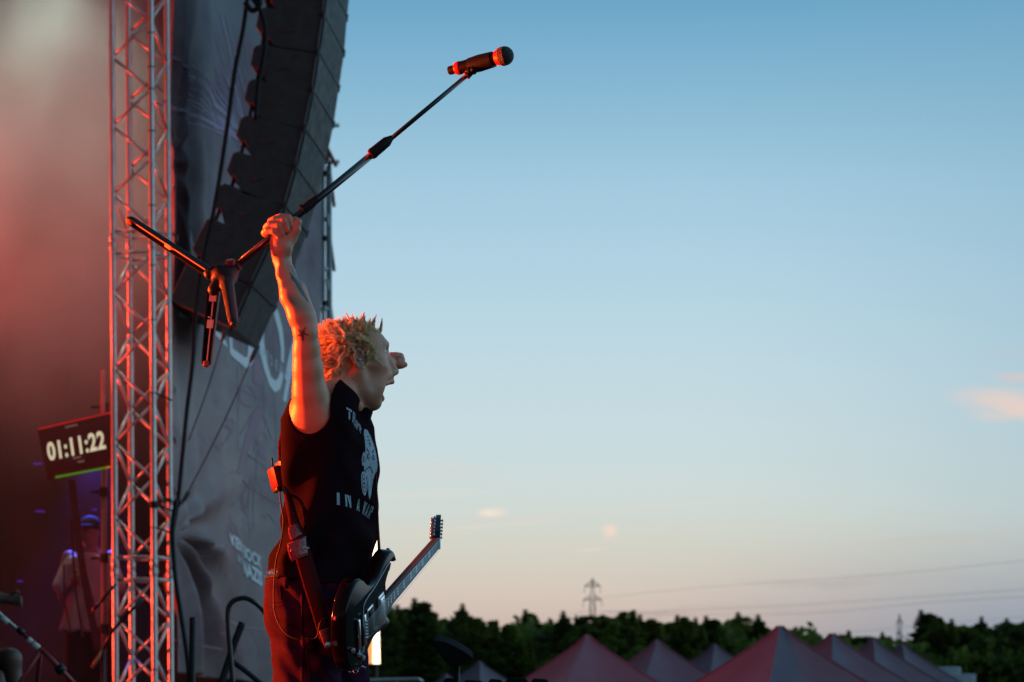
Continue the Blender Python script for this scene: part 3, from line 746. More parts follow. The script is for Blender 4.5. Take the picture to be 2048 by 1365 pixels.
def tree_mesh(H, W, kind, seed, nclump, nleaf, ls):
    r = np.random.default_rng(seed); cs = []
    for _ in range(nclump):
        t_ = r.uniform(0, 1) ** .8; z = H * (.12 + .88 * t_)
        if kind == 'spire': env = W * 1.15 * (1 - t_) ** .85 * (.75 + .25 * math.sin(t_ * 17 + seed))
        elif kind == 'round': env = W * math.sqrt(max(0.01, 1 - (abs(t_ - .42) / .58) ** 1.9))
        else: env = W * ((1 - t_ ** 1.6) ** .95 * (.72 + .28 * math.sin(t_ * 13 + seed * 2)) + .05)
        a = r.uniform(0, 6.283); q = env * r.uniform(.25, 1) ** .5
        cs.append((math.cos(a) * q, math.sin(a) * q, z, r.uniform(.22, .60) * (1.1 - .75 * t_) * W / 2.0))
    # uneven leaders stick out of the top
    for k in range(5 if kind != 'round' else 9):
        a = r.uniform(0, 6.28); q = W * r.uniform(0, .10 if kind == 'spire' else .5); z = H * (1.05 if k == 0 else r.uniform(.93, 1.01)) - q * (1.6 if kind == 'spire' else .7) - (.5 * k if kind == 'spire' else 0)
        for s in range(6): cs.append((math.cos(a) * q, math.sin(a) * q, z - s * .24, .05 + .06 * s))
    cs = np.array(cs); C = np.repeat(cs, nleaf, 0); N = len(C)
    d = r.normal(size=(N, 3)); d /= np.linalg.norm(d, axis=1)[:, None]; p = C[:, :3] + d * (C[:, 3] * r.uniform(.15, 1, N) ** .45)[:, None] * [1, 1, .75]
    a = r.normal(size=(N, 3)); a /= np.linalg.norm(a, axis=1)[:, None]; b = np.cross(a, r.normal(size=(N, 3))); b /= np.linalg.norm(b, axis=1)[:, None]
    s = (ls * r.uniform(.5, 1.3, N))[:, None]
    V = np.stack([p - a * s, p + b * s * .55, p + a * s, p - b * s * .55], 1).reshape(-1, 3); F = np.arange(4 * N).reshape(-1, 4)
    return np_mesh('crown', V, F)
protos = []
for i, (H, W, kind, mt) in enumerate(((11, 2.2, 'oval', M_leaf2), (11, 2.6, 'oval', M_leaf), (10, 3.0, 'round', M_leaf), (11, 1.9, 'oval', M_leaf), (10.5, 2.5, 'oval', M_leaf3), (11, 2.3, 'oval', M_leaf2), (9.5, 3.4, 'round', M_leaf2))):
    me = tree_mesh(H, W, kind, 11 + i, 260, 75, .115); me.materials.append(mt)
    m = MB(); m.tube(catmull([(0, 0, 0), (.08, .05, H * .35), (-.05, .1, H * .7), (0, 0, H * .97)], 4), [.22 - .2 * q / 12 for q in range(13)], 8)
    for k in range(14):
        z = H * (.2 + .05 * k); a = k * 2.4; l = W * (.75 if kind != 'spire' else .9 * (1 - z / H) + .1)
        m.tube([(0, 0, z), (math.cos(a) * l * .6, math.sin(a) * l * .6, z + .35), (math.cos(a) * l, math.sin(a) * l, z + .9)], [.07, .04, .015], 5)
    tm = pydata('trunk', m.v, m.f); tm.materials.append(M_bark); protos.append((me, tm, H, kind))
TOPS = [(700, 1262, 1), (735, 1235, 5), (775, 1208, 3), (812, 1214, 0), (848, 1201, 0), (884, 1236, 1), (924, 1219, 5), (957, 1233, 3), (985, 1238, 1), (1018, 1246, 4), (1062, 1224, 0), (1095, 1246, 2), (1127, 1233, 5), (1162, 1240, 1),
        (1186, 1230, 6), (1213, 1238, 2), (1246, 1221, 3), (1281, 1240, 5), (1306, 1236, 4), (1338, 1242, 1), (1371, 1231, 3), (1392, 1246, 5), (1428, 1236, 0), (1455, 1252, 2), (1483, 1233, 2), (1517, 1240, 5), (1545, 1262, 1),
        (1592, 1272, 4), (1625, 1282, 2), (1655, 1284, 6), (1694, 1268, 2), (1732, 1272, 6), (1768, 1272, 2), (1800, 1286, 5), (1834, 1276, 4), (1857, 1224, 0), (1878, 1232, 3), (1903, 1246, 2), (1935, 1250, 6), (1962, 1244, 5), (1990, 1254, 1), (2012, 1240, 0), (2036, 1244, 6), (2062, 1240, 2)]
rt = random.Random(21); kinds = ['dark pointed tree', 'bushy mid green tree', 'broad round tree', 'slim pointed tree', 'yellowish green bushy tree', 'dark bushy tree', 'wide dark rounded tree']
names = ['pointed_tree', 'bushy_tree', 'round_tree', 'pointed_tree', 'bushy_tree', 'bushy_tree', 'round_tree']
order = sorted(range(len(TOPS)), key=lambda i: TOPS[i][0]); seen = {}
for i in order:
    px, py, k = TOPS[i]; D = rt.uniform(190, 235) if px < 1560 else rt.uniform(215, 260)
    me, tm, H, kind = protos[k]; p = P(px, py, D); sc = p.z / (H * 1.02)
    root = empty(names[k], (p.x, p.y, 0), rt.uniform(0, 6.28)); root.scale = (sc * rt.uniform(1.3, 1.7), sc * rt.uniform(1.3, 1.7), sc)
    for nm, md in (('crown', me), ('trunk', tm)):
        o = bpy.data.objects.new(nm, md); COL.objects.link(o); o.parent = root
    # what each tree stands behind or beside
    near = min(TENTS, key=lambda t_: abs(t_[0] - px)); seen[k] = seen.get(k, 0) + 1
    if px < 790: pl = 'beside the guitar body'
    elif px < 1000: pl = 'above the black rounded panel'
    elif 1150 < px < 1230: pl = 'at the foot of the power pylon'
    elif px > 1840: pl = 'above the white vehicles at the right edge'
    else: pl = 'behind the tents'
    ordw = ['first', 'second', 'third', 'fourth', 'fifth', 'sixth', 'seventh', 'eighth', 'ninth', 'tenth', 'eleventh'][seen[k] - 1]
    tag(root, f'{ordw} {kinds[k]} from the left, {pl}', 'tree', 'trees along the far treeline')
# lower second row closes the wood below the tree tops: one mass nobody could count
vs = []; fs = []; r = np.random.default_rng(3); pts = []
for _ in range(60000):
    x = r.uniform(-18, 48) if _ < 46000 else r.uniform(48, 260); y = r.uniform(212, 240) if _ < 46000 else r.uniform(212, 225) - (x - 48) * .75; z = r.uniform(.1, 1) ** .7 * (10.1 + .5 * math.sin(x * .9) + .4 * math.sin(x * 2.3) + .4 * math.sin(x * 5.1)) * (1 - .13 * min(1.2, max(0, (x - 17) / 12))); z = min(z, 60); pts.append((x, y, z))
pts = np.array(pts); N = len(pts); a = r.normal(size=(N, 3)); a /= np.linalg.norm(a, axis=1)[:, None]; b = np.cross(a, r.normal(size=(N, 3))); b /= np.linalg.norm(b, axis=1)[:, None]
s = r.uniform(.2, .5, N)[:, None]; V = np.stack([pts - a * s, pts + b * s * .7, pts + a * s, pts - b * s * .7], 1).reshape(-1, 3)
tag(link('undergrowth', np_mesh('undergrowth', V, np.arange(4 * N).reshape(-1, 4)), M_leaf), 'dense dark undergrowth filling the wood below the tree tops', 'undergrowth', kind='stuff')

# ================================================================== power pylons and wires
M_pyl = mat('pylon_steel', (.10, .12, .10), .6, metal=.4)
def pylon(px, top, D, label, H=None, arms=((.80, 6.3), (.50, 7.5)), wid=3.2, rz=0, wires=True):
    p = P(px, top, D); H = p.z; root = empty('power_pylon', (p.x, p.y, 0)); m = MB()
    def hw(z): t_ = z / H; return (wid * (1 - t_ / .82) + .50 * t_ / .82) if t_ < .82 else .50 * (1 - (t_ - .82) / .18) + .05
    zs = [0, H * .14, H * .26, H * .36, H * .44, H * .50, H * .56, H * .62, H * .67, H * .72, H * .77, H * .82, H * .88, H]
    c = [(-1, -1), (1, -1), (1, 1), (-1, 1)]
    for z0, z1 in zip(zs[:-1], zs[1:]):
        for q in range(4):
            a, b = c[q], c[(q + 1) % 4]
            pt = lambda s, z: (p.x + s[0] * hw(z), p.y + s[1] * hw(z), z)
            m.tube([pt(a, z0), pt(a, z1)], .075, 4); m.tube([pt(a, z0), pt(b, z1)], .04, 4); m.tube([pt(b, z0), pt(a, z1)], .04, 4); m.tube([pt(a, z1), pt(b, z1)], .04, 4)
    m.build('lattice_mast', M_pyl, root)
    for fz, L in arms:
        z = H * fz; m = MB()
        for s in (-1, 1):
            e = (p.x + s * L, p.y, z)
            for yy in (-.5, .5): m.tube([(p.x + s * .3, p.y + yy, z), e], .07, 4); m.tube([(p.x + s * .3, p.y + yy, z + H * .03), e], .07, 4)
            for q in (.25, .5, .75): m.tube([(p.x + s * L * q, p.y, z), (p.x + s * L * q, p.y, z + H * .03 * (1 - q))], .04, 4)
        m.build('cross_arm', M_pyl, root)
        for s in (-1, 1):
            for q in (1,):
                x = p.x + s * L * q; m = MB(); m.lathe((x, p.y, z), (x, p.y, z - 1.5), [(0, .03)] + [(.1 + .12 * i, .08 if i % 2 else .03) for i in range(11)] + [(1.5, .02)], 6); m.build('insulator', M_pyl, root)
    tag(root, label, 'pylon', 'power pylons beyond the wood'); return p, H
pp, PH = pylon(1185, 1157, 560, 'taller power pylon with two pairs of arms above the wood', arms=((.953, 1.55), (.872, 1.85)), wid=1.9)
pq, QH = pylon(1799, 1228, 760, 'distant small power pylon at the right above the trees', arms=((.93, .9),), wid=2.0)
M_wire = mat('wire', (.34, .34, .36), .6)
def wire(pts, label, rad):
    m = MB(); m.tube(catmull(pts, 10), rad, 4); tag(m.build('power_line', M_wire, smooth=True), label, 'power line', 'power lines across the low sky')
WR = [(((1198, 1222, 560), (1330, 1223, 590), (1560, 1212, 560), (1800, 1197, 500), (2080, 1177, 420)), 'middle power line rising to the right from the lower pylon arm', .024),
      (((1198, 1196, 560), (1400, 1176, 560), (1620, 1160, 520), (1850, 1142, 460), (2080, 1118, 400)), 'highest power line, running from the tall pylon to the right edge', .020),
      (((1172, 1222, 560), (1110, 1240, 560), (1040, 1252, 560), (960, 1268, 560)), 'power line sagging left from the tall pylon towards the wood', .025),
      (((1208, 1224, 560), (1420, 1230, 560), (1640, 1226, 520), (1850, 1206, 470), (2080, 1192, 420)), 'second power line just below the middle one', .024),
      (((1799, 1256, 760), (1700, 1264, 760), (1620, 1270, 760), (1560, 1276, 760)), 'low power line left of the distant small pylon', .03),
      (((1806, 1254, 760), (1900, 1246, 700), (2080, 1232, 620)), 'low power line right of the distant small pylon', .03)]
for pts, lab, rad in WR: wire([P(*q) for q in pts], lab, rad)

# ================================================================== white vehicles at the right edge
M_van = mat('van_paint', (.38, .39, .41), .3, coat=.4, var=.05); M_glass = mat('dark_glass', (.02, .025, .03), .1, spec=.8); M_tyre = mat('tyre', (.015, .015, .015), .85)
def van(px, py, D, L, W, rz, lab, box=True):
    p = P(px, py, D); H = p.z; root = empty('box_van', (0, 0, 0))
    m = MB(); m.box((-.4, 0, H / 2 + .3), (L * .72, W, H - .6), bev=.06); m.build('cargo_box', M_van, root, auto=30)
    m = MB(); m.prism([(L * .34, -W / 2, .45), (L * .62, -W / 2, .45), (L * .63, -W / 2, 1.05), (L * .52, -W / 2, H * .72), (L * .34, -W / 2, H * .78)], (0, W, 0)); m.build('cab', M_van, root)
    m = MB(); m.prism([(L * .36, -W / 2 - .004, 1.15), (L * .585, -W / 2 - .004, 1.15), (L * .52, -W / 2 - .004, H * .68), (L * .36, -W / 2 - .004, H * .70)], (0, W + .008, 0)); m.build('window', M_glass, root)
    for x in (-L * .22, L * .46):
        for s in (-1, 1):
            m = MB(); m.lathe((x, s * (W / 2 - .2), .36), (x, s * (W / 2 + .01), .36), [(0, .30), (.02, .36), (.19, .36), (.21, .30)], 20); m.build('wheel', M_tyre, root)
    root.location = (p.x, p.y, 0); root.rotation_euler = (0, 0, R(rz)); tag(root, lab, 'van', 'white vehicles at the right edge')
van(1886, 1336, 150, 4.2, 1.3, 90, 'white box van roof furthest left beside the rightmost tent')
van(1908, 1350, 140, 4.0, 1.5, 91, 'lower white box van roof to the right of the other')

# ================================================================== dark things along the lower edge
M_dark = mat('dark_plastic', (.008, .007, .008), .9, spec=.08, var=.3, vscale=12)
YS = 11.8
root = empty('tilted_panel', (P(914, 0, YS).x, YS, 0)); tag(root, 'black rounded panel tilted on a short post in front of the wood', 'stand')
o2 = [(864, 1287), (868, 1283), (878, 1282), (892, 1285), (908, 1292), (926, 1302), (938, 1310), (945, 1317), (944, 1321), (936, 1322), (926, 1326), (918, 1334), (906, 1335), (896, 1329), (884, 1316), (872, 1300)]
m = MB(); m.prism([P(x, y, YS - .02) for x, y in o2], (0, .16, .03)); s_ = m.build('shell', M_dark, root); bv = s_.modifiers.new('b', 'BEVEL'); bv.width = .006; bv.segments = 3; bv.limit_method = 'ANGLE'
m = MB(); m.tube([P(914, 1333, YS + .05), P(914, 1420, YS + .05), Vector((P(914, 0, YS).x, YS + .05, .0))], .0125, 12); m.build('post', M_blackmetal, root, smooth=True)
rr = random.Random(9)
CASES = [(906, 1357, 34, 'dark rounded monitor wedge directly under the black panel'), (948, 1361, 42, 'low dark wedge right of the panel post'), (992, 1359, 30, 'dark wedge below the small grey tent'), (1035, 1356, 44, 'flat dark wedge left of the red lit tent'), (1080, 1358, 36, 'rightmost dark wedge under the red lit tent')]
for px, py, w, lab in CASES:
    Yk = 11.9 + rr.uniform(-.1, .4); c = P(px, py, Yk); ww = w / FPX * Yk * 1.25
    root = empty('monitor_wedge', (c.x, Yk, 0)); tag(root, lab, 'loudspeaker', 'dark equipment along the stage edge')
    m = MB(); h = c.z; m.prism([(c.x - ww / 2, Yk - .18, h - .22), (c.x - ww / 2, Yk - .15, h - .03), (c.x - ww * .3, Yk - .12, h), (c.x + ww * .3, Yk - .12, h - .004), (c.x + ww / 2, Yk - .15, h - .035), (c.x + ww / 2, Yk - .18, h - .22)], (0, .34, 0))
    b_ = m.build('cabinet', M_dark, root); bv = b_.modifiers.new('b', 'BEVEL'); bv.width = .008; bv.segments = 3
    m = MB(); m.box((c.x, Yk, (h - .22 + .0) / 2), (ww * .8, .26, h - .222)); m.build('plinth', M_drape, root)
root = empty('flat_canopy', (P(782, 0, 24).x, 24, 0)); tag(root, 'thin flat red lit canopy edge low beside the trousers', 'canopy')
m = MB(); a, b, c, d = P(700, 1357, 24), P(770, 1355.5, 24), P(838, 1355, 24), P(838, 1359, 24); m.prism([a, b, c, d, P(700, 1364, 24)], (0, 1.2, 0)); m.build('sheet', mat('canopy_cloth', (.5, .45, .45), .6), root)
for px in (720, 791):
    p = P(px, 1360, 24.1); m = MB(); m.tube([(p.x, 24.1, 0), tuple(p)], .012, 8); m.build('post', M_galv, root)

# ================================================================== rails in front of the banner
def rail(name, lab, pts, Y, rad, mt=M_blackmetal, cat='rail', n=12, grp=None):
    m = MB(); m.tube(catmull([P(x, y, Y + (q[0] if q else 0)) for x, y, *q in pts], 8), rad, n); return tag(m.build(name, mt, smooth=True), lab, cat, grp)
M_dkmetal = mat('dark_rail', (.035, .028, .026), .35, metal=.5)
rail('handrail', 'bent black tube handrail arching left of the trousers', [(470, 1420, 0), (463, 1333, 0), (457, 1260, 0), (456, 1225, 0), (461, 1208, 0), (474, 1199, 0), (492, 1197, 0), (510, 1206, 0), (525, 1220, .1), (548, 1250, .2), (580, 1290, .3), (640, 1370, .4)], 14.0, .0125, M_dkmetal)
rail('rail_post', 'upright thick black post in front of the gathered banner', [(386, 1235), (385, 1290), (384, 1420)], 15.5, .018)
rail('rail_post', 'slanting thick black post behind the bent handrail', [(485, 1245), (468, 1290), (448, 1350), (428, 1412)], 15.0, .019)
rail('floor_rail', 'low black bar running down right from the handrail foot', [(464, 1322), (488, 1340), (520, 1366), (560, 1400)], 14.2, .014)
# ================================================================== backstage behind the truss
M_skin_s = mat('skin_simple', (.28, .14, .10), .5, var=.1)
M_tee = mat('white_shirt', (.52, .42, .40), .85, bump=.3, bscale=14, var=.08, vscale=4)
M_black_cloth = mat('black_cloth', (.014, .013, .016), .9, bump=.3, bscale=12)
# far stage hand in the white shirt
YC = 24.9; HS = YC / FPX
def C(px, py, d=0): return P(px, py, YC + d)
root = empty('person', (C(172, 0).x, YC, 2.0)); tag(root, 'person behind the truss in a loose white t-shirt and dark cap, hand at chest', 'person')
S = Solid()
S.ell(C(180, 1065), (.078, .10, .115), k=.02).ell(C(177, 1080, -.03), (.06, .075, .075), k=.02).ell(C(166, 1072, -.06), (.02, .02, .02), k=.02)
S.ell(C(171, 1070, -.09), (.012, .02, .014), k=.01).cone(C(182, 1085), C(182, 1112), .055, .065, .03)
S.ell(C(179, 1150), (.19, .13, .24), k=.05).ell(C(179, 1225), (.17, .12, .22), k=.06)
S.chain([C(138, 1115), C(124, 1165), C(128, 1195), C(146, 1165, -.16)], [.062, .05, .043, .03], .03)
S.ell(C(150, 1160, -.18), (.045, .035, .05), k=.02)
for i in range(4): S.chain([C(150, 1153 + i * 5, -.2), C(158, 1152 + i * 5, -.225), C(160, 1155 + i * 5, -.2)], [.012, .011, .009], .008)
S.chain([C(150, 1150, -.2), C(152, 1143, -.21), C(156, 1140, -.2)], [.014, .012, .01], .008)
S.chain([C(222, 1115), C(232, 1170), C(228, 1225, -.05), C(226, 1250, -.08)], [.062, .05, .04, .035], .03)
for i in range(4): S.chain([C(221 + i * 4, 1252, -.08), C(221 + i * 4, 1262, -.09), C(222 + i * 4, 1270, -.08)], [.012, .011, .009], .008)
S.chain([C(218, 1250, -.1), C(216, 1262, -.11)], [.013, .01], .008)
for s in (-1, 1): S.chain([C(179 + s * 22, 1260), C(179 + s * 25, 1350), Vector((C(179 + s * 26, 0).x, YC, 2.06))], [.09, .065, .045], .04)
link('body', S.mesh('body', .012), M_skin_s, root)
S = Solid()
tb = [(C(0, y).z, C(cx, 0).x, YC, .15 + .02 * (y > 1200), w * HS) for y, cx, w in ((1108, 181, 16), (1116, 181, 40), (1130, 181, 47), (1160, 180, 44), (1210, 177, 46), (1263, 172, 53))]
S.loft(tb, (0, -1), (1, 0), 2.4, k=.03)
S.chain([C(143, 1122), C(125, 1172)], [.075, .085], .03); S.chain([C(218, 1122), C(232, 1172)], [.075, .085], .03)
me = S.mesh('shirt', .012); V = verts(me); N_ = vnormals(me)
set_verts(me, V + N_ * (.010 * np.sin(V[:, 0] * 46 + 2 * np.sin(V[:, 2] * 5)) * smooth01(-V[:, 2], -3.5, -2.9))[:, None]); link('shirt', me, M_tee, root)
S = Solid(); S.ell(C(181, 1050), (.088, .11, .085), k=.02).ell(C(172, 1052, -.11), (.07, .09, .012), k=.012); link('cap', S.mesh('cap', .01), M_black_cloth, root)
S = Solid()
for s in (-1, 1): S.chain([C(179 + s * 18, 1255), C(179 + s * 24, 1350), Vector((C(179 + s * 25, 0).x, YC, 2.12))], [.13, .10, .075], .05)
link('trousers', S.mesh('trousers', .015), M_black_cloth, root)
for s in (-1, 1):
    m = MB(); x = C(179 + s * 26, 0).x; m.box((x, YC - .06, 2.06), (.10, .28, .11), bev=.03); m.build('shoe', M_rubber, root)
root = empty('riser', (C(172, 0).x, YC, 1.2)); tag(root, 'black stage riser under the person in the white shirt', 'riser')
m = MB(); m.box((C(140, 0).x - .4, YC + .2, 1.96), (2.4, 1.8, .08)); m.build('deck', M_deck, root)
for x in (-1.15, 1.1):
    for y in (-.6, .95): m = MB(); m.tube([(C(140, 0).x - .4 + x, YC + y, 1.2), (C(140, 0).x - .4 + x, YC + y, 1.93)], .024, 8); m.build('leg', M_galv, root)

# seated person at the left edge
YK = 18.4
def K(px, py, d=0): return P(px, py, YK + d)
root = empty('person', (K(-60, 0).x, YK, 1.2)); tag(root, 'person seated at the far left edge with a bare bent knee and forearm showing', 'person')
S = Solid()
S.chain([K(-95, 1325, .15), K(22, 1318, 0), K(34, 1405, .02), K(34, 1500, .05)], [.10, .062, .050, .035], .04)
S.chain([K(-110, 1325, .45), K(-10, 1330, .5), K(0, 1420, .5), K(0, 1500, .5)], [.10, .062, .05, .035], .04)
S.chain([K(-110, 1325, .3), K(-115, 1230, .3), K(-112, 1150, .3)], [.15, .15, .13], .06)
S.chain([K(-112, 1150, .12), K(-80, 1212, -.1), K(-10, 1196, -.16), K(14, 1198, -.16)], [.06, .048, .040, .03], .03)
S.ell(K(26, 1200, -.16), (.045, .022, .034), k=.02)
for i in range(4): S.chain([K(32, 1192 + i * 5, -.16), K(40, 1194 + i * 5, -.17), K(43, 1201 + i * 5, -.16)], [.011, .010, .008], .008)
S.chain([K(24, 1190, -.17), K(32, 1183, -.18), K(38, 1184, -.17)], [.013, .011, .009], .008)
S.chain([K(-112, 1150, .48), K(-85, 1230, .6), K(-60, 1290, .5)], [.06, .048, .04], .03)
S.cone(K(-112, 1140, .3), K(-108, 1115, .3), .06, .058, .03); S.ell(K(-106, 1085, .3), (.095, .08, .12), k=.03); S.ell(K(-78, 1085, .3), (.02, .015, .02), k=.012)
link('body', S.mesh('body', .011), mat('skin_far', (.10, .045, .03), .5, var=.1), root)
S = Solid(); S.chain([K(-110, 1330, .3), K(-115, 1230, .3), K(-112, 1150, .3)], [.19, .18, .15], .06).chain([K(-112, 1150, .12), K(-92, 1190, -.02)], [.085, .075], .03); link('shirt', S.mesh('shirt', .013), M_black_cloth, root)
S = Solid(); S.chain([K(-105, 1325, .15), K(-30, 1322, .03)], [.14, .10], .04).chain([K(-105, 1325, .45), K(-40, 1330, .5)], [.14, .10], .04); link('shorts', S.mesh('shorts', .013), M_black_cloth, root)
S = Solid(); S.ell(K(-109, 1073, .3), (.105, .09, .095), k=.02); link('hair', S.mesh('hair', .012), mat('dark_hair', (.02, .014, .01), .7), root)
for d in (.05, .5): m = MB(); p = K(36 if d < .3 else 3, 1500, d); m.box((p.x + .05, YK + d, 1.25), (.27, .10, .10), bev=.03); m.build('shoe', M_rubber, root)
root = empty('equipment_case', (K(-120, 0).x, YK + .3, 1.2)); tag(root, 'black case the seated person sits on at the left edge', 'case')
z = K(0, 1325).z - .19; m = MB(); m.box((K(-120, 0).x, YK + .3, (1.2 + z) / 2), (.55, .8, z - 1.2), bev=.01); m.build('box', M_dark, root)
m = MB(); m.box((K(-120, 0).x, YK + .3, z - .08), (.57, .82, .02)); m.build('rim', M_alu, root)

# tilted timer display
YD = 24.2
M_screen = mat('screen_glass', (.012, .004, .004), .35, emit=(.35, .012, .008), estr=.05)
M_digit = bpy.data.materials.new('digit'); M_digit.use_nodes = True; b_ = M_digit.node_tree.nodes['Principled BSDF']; b_.inputs['Emission Color'].default_value = (1, .86, .58, 1); b_.inputs['Emission Strength'].default_value = .62; b_.inputs['Base Color'].default_value = (.02, .02, .02, 1)
def emitter(name, c, s_): return mat(name, (.02, .02, .02), .5, emit=c, estr=s_)
root = empty('timer_display', (P(150, 0, YD).x, YD, P(0, 880, YD).z)); tag(root, 'dark tilted timer screen reading 01:11:22 with a green bar below the digits', 'screen')
def D_(px, py, d=0): return P(px, py, YD + d)
m = MB(); m.prism([D_(74, 856), D_(224, 822), D_(243, 927), D_(96, 962)], (0, .05, 0)); m.build('screen', M_screen, root)
m = MB(); m.prism([D_(76, 857, -.01), D_(224, 823, -.01), D_(224, 826, -.01), D_(76, 860, -.01)], (0, .01, 0)); m.build('frame_edge', emitter('red_edge', (.8, .02, .015), .5), root)
def d_text(body, o, ex_, ey_, mt, bold, sp=None):
    V, F = text_mesh(body, bold, sp); W = V[:, 0].max(); m_ = MB()
    m_.add([D_(o[0] + ex_[0] * x / W + ey_[0] * y / .7, o[1] + ex_[1] * x / W + ey_[1] * y / .7, -.012) for x, y in V], F); return m_.build('lettering', mt, root)
d_text('01:11:22', (97, 921), (115, -25), (-5, -34), M_digit, .030, 1.06)
m = MB(); m.prism([D_(110, 953, -.012), D_(216, 933, -.012), D_(217, 936.5, -.012), D_(111, 957, -.012)], (0, .005, 0)); m.build('progress_bar', emitter('green_bar', (.08, .36, .01), .5), root)
m = MB(); m.prism([D_(213, 933.6, -.014), D_(220, 932.3, -.014), D_(220.5, 936, -.014), D_(213.6, 937.2, -.014)], (0, .005, 0)); m.build('progress_end', emitter('orange_bar', (.8, .18, .02), .8), root)
M_grtxt = emitter('grey_text', (.30, .16, .13), .7)
for a, b in (((131, 856.5), (156, 851)), ((146, 919), (163, 915)), ((155, 926), (169, 923.5))):
    m = MB(); k = 0
    while k < 6:
        t0, t1 = k / 6, k / 6 + .11; q = lambda t_, h: D_(a[0] + (b[0] - a[0]) * t_, a[1] + (b[1] - a[1]) * t_ - h, -.012); m.add([q(t0, 0), q(t1, 0), q(t1, 3), q(t0, 3)], [(0, 1, 2, 3)]); k += 1
    m.build('small_print', M_grtxt, root)
m = MB(); m.tube([D_(206, 740, .1), D_(206, 850, .1)], .02, 8); m.build('hanger', M_galv, root)

# upright pole with couplers beside the truss
m0 = empty('pipe_stand', (P(208, 0, 24.6).x, 24.6, 1.2)); tag(m0, 'upright grey pipe standing just left of the truss tower', 'pole')
p = P(208, 0, 24.5); m = MB(); m.tube([(p.x, 24.5, 1.2), (p.x, 24.5, 4.7)], .026, 12); m.build('pipe', mat('dull_pipe', (.22, .17, .15), .5, metal=.4), m0, smooth=True)
for py in (815, 985, 1117, 1258):
    z = P(0, py, 24.5).z; m = MB(); m.lathe((p.x, 24.5, z - .04), (p.x, 24.5, z + .04), [(0, .03), (0, .042), (.08, .042), (.08, .03)], 12); m.box((p.x - .06, 24.5, z), (.1, .03, .02)); m.build('coupler', M_blackmetal, m0)
# black straps hanging in front of the stage hand
M_strap = mat('strap_black', (.010, .008, .009), .8)
def strap(lab, a, b, w, Y, nm='hanging_strap', grp='straps in front of the stage hand'):
    A, B = P(*a, Y), P(*b, Y); hw_ = w / FPX * Y / 2; m_ = MB(); pts = catmull([A, A.lerp(B, .5) + Vector((-.02, 0, -.02)), B], 6)
    for p_, q_ in zip(pts[:-1], pts[1:]): m_.add([p_ + Vector((-hw_, 0, 0)), p_ + Vector((hw_, 0, 0)), q_ + Vector((hw_, 0, 0)), q_ + Vector((-hw_, 0, 0))], [(0, 1, 2, 3)])
    o = m_.build(nm, M_strap); o.modifiers.new('s', 'SOLIDIFY').thickness = .006; return tag(o, lab, 'strap', grp)
strap('widest black strap slanting down across the white shirt', (143, 960), (196, 1300), 15, 24.0)
strap('narrow black strap left of the widest one on the white shirt', (143, 1040), (166, 1275), 5, 24.05)
strap('thin black strap at the left side of the white shirt', (128, 1130), (141, 1262), 3.5, 24.1)
strap('thin black strap right of the widest one on the white shirt', (158, 1030), (190, 1220), 4, 24.1)
def stand_tube(nm, lab, cat, segs):
    r0 = empty(nm, tuple(segs[0][1][0])); tag(r0, lab, cat)
    for pn, pts, rad, mt in segs: m_ = MB(); m_.tube(pts, rad, 10); m_.build(pn, mt, r0, smooth=True)
    return r0
M_tape = mat('white_tape', (.62, .58, .52), .6); M_redm = mat('stand_red', (.30, .03, .03), .4, metal=.2)
YB = 16.0
def B_(px, py, d=0): return P(px, py, YB + d)
stand_tube('microphone_stand', 'white taped microphone stand lying slanted across the lower left corner', 'microphone stand', [
    ('boom', [B_(-60, 1175), B_(36, 1260)], .010, M_galv), ('tape', [B_(3, 1234), B_(17, 1246)], .0165, M_tape), ('clutch', [B_(36, 1258), B_(47, 1268)], .018, M_blackmetal),
    ('boom', [B_(44, 1266), B_(130, 1345)], .011, M_redm), ('tape', [B_(56, 1278), B_(64, 1285)], .0165, M_tape), ('tape', [B_(66, 1287), B_(78, 1297)], .0175, M_tape),
    ('leg', [B_(82, 1300), B_(44, 1358), B_(20, 1400)], .012, M_redm), ('leg', [B_(82, 1300), B_(106, 1322), B_(150, 1370)], .014, M_redm), ('knob', [B_(116, 1333), B_(126, 1345)], .03, M_blackmetal), ('leg', [B_(82, 1300, .05), B_(70, 1400, .4)], .012, M_redm)])
stand_tube('cymbal_stand', 'thin dark stand arm with a bright orange lit tip left of the truss foot', 'stand', [
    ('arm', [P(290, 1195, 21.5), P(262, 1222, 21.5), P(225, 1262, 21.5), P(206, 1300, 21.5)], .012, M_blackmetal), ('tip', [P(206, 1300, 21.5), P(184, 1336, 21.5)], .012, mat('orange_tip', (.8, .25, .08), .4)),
    ('arm', [P(232, 1168, 21.6), P(190, 1218, 21.6)], .012, M_blackmetal), ('hook', [P(197, 1208, 21.6), P(188, 1216, 21.6), P(186, 1226, 21.6)], .012, M_redm), ('leg', [P(206, 1300, 21.5), P(206, 1420, 21.5), Vector((P(206, 0, 21.5).x, 21.5, 1.2))], .014, M_blackmetal)])
# small blue-violet lamps deep in the stage
for i, (x, y, w, lab) in enumerate(((80, 1023, 18, 'violet light strip above the dark middle of the stage'), (75, 928, 16, 'violet light strip at the lower left of the timer screen'), (154, 1011, 7, 'small blue light left of the cap'), (189, 1019, 8, 'small blue light on the right above the cap'), (40, 1163, 10, 'faint violet light low at the left'))):
    m = MB(); p = P(x, y, 28.5); m.box(p, (w / FPX * 28.5, .03, .012)); tag(m.build('light_strip', emitter('violet_led', (.09, .02, .6), .5)), lab, 'light', 'small violet lights deep in the stage')

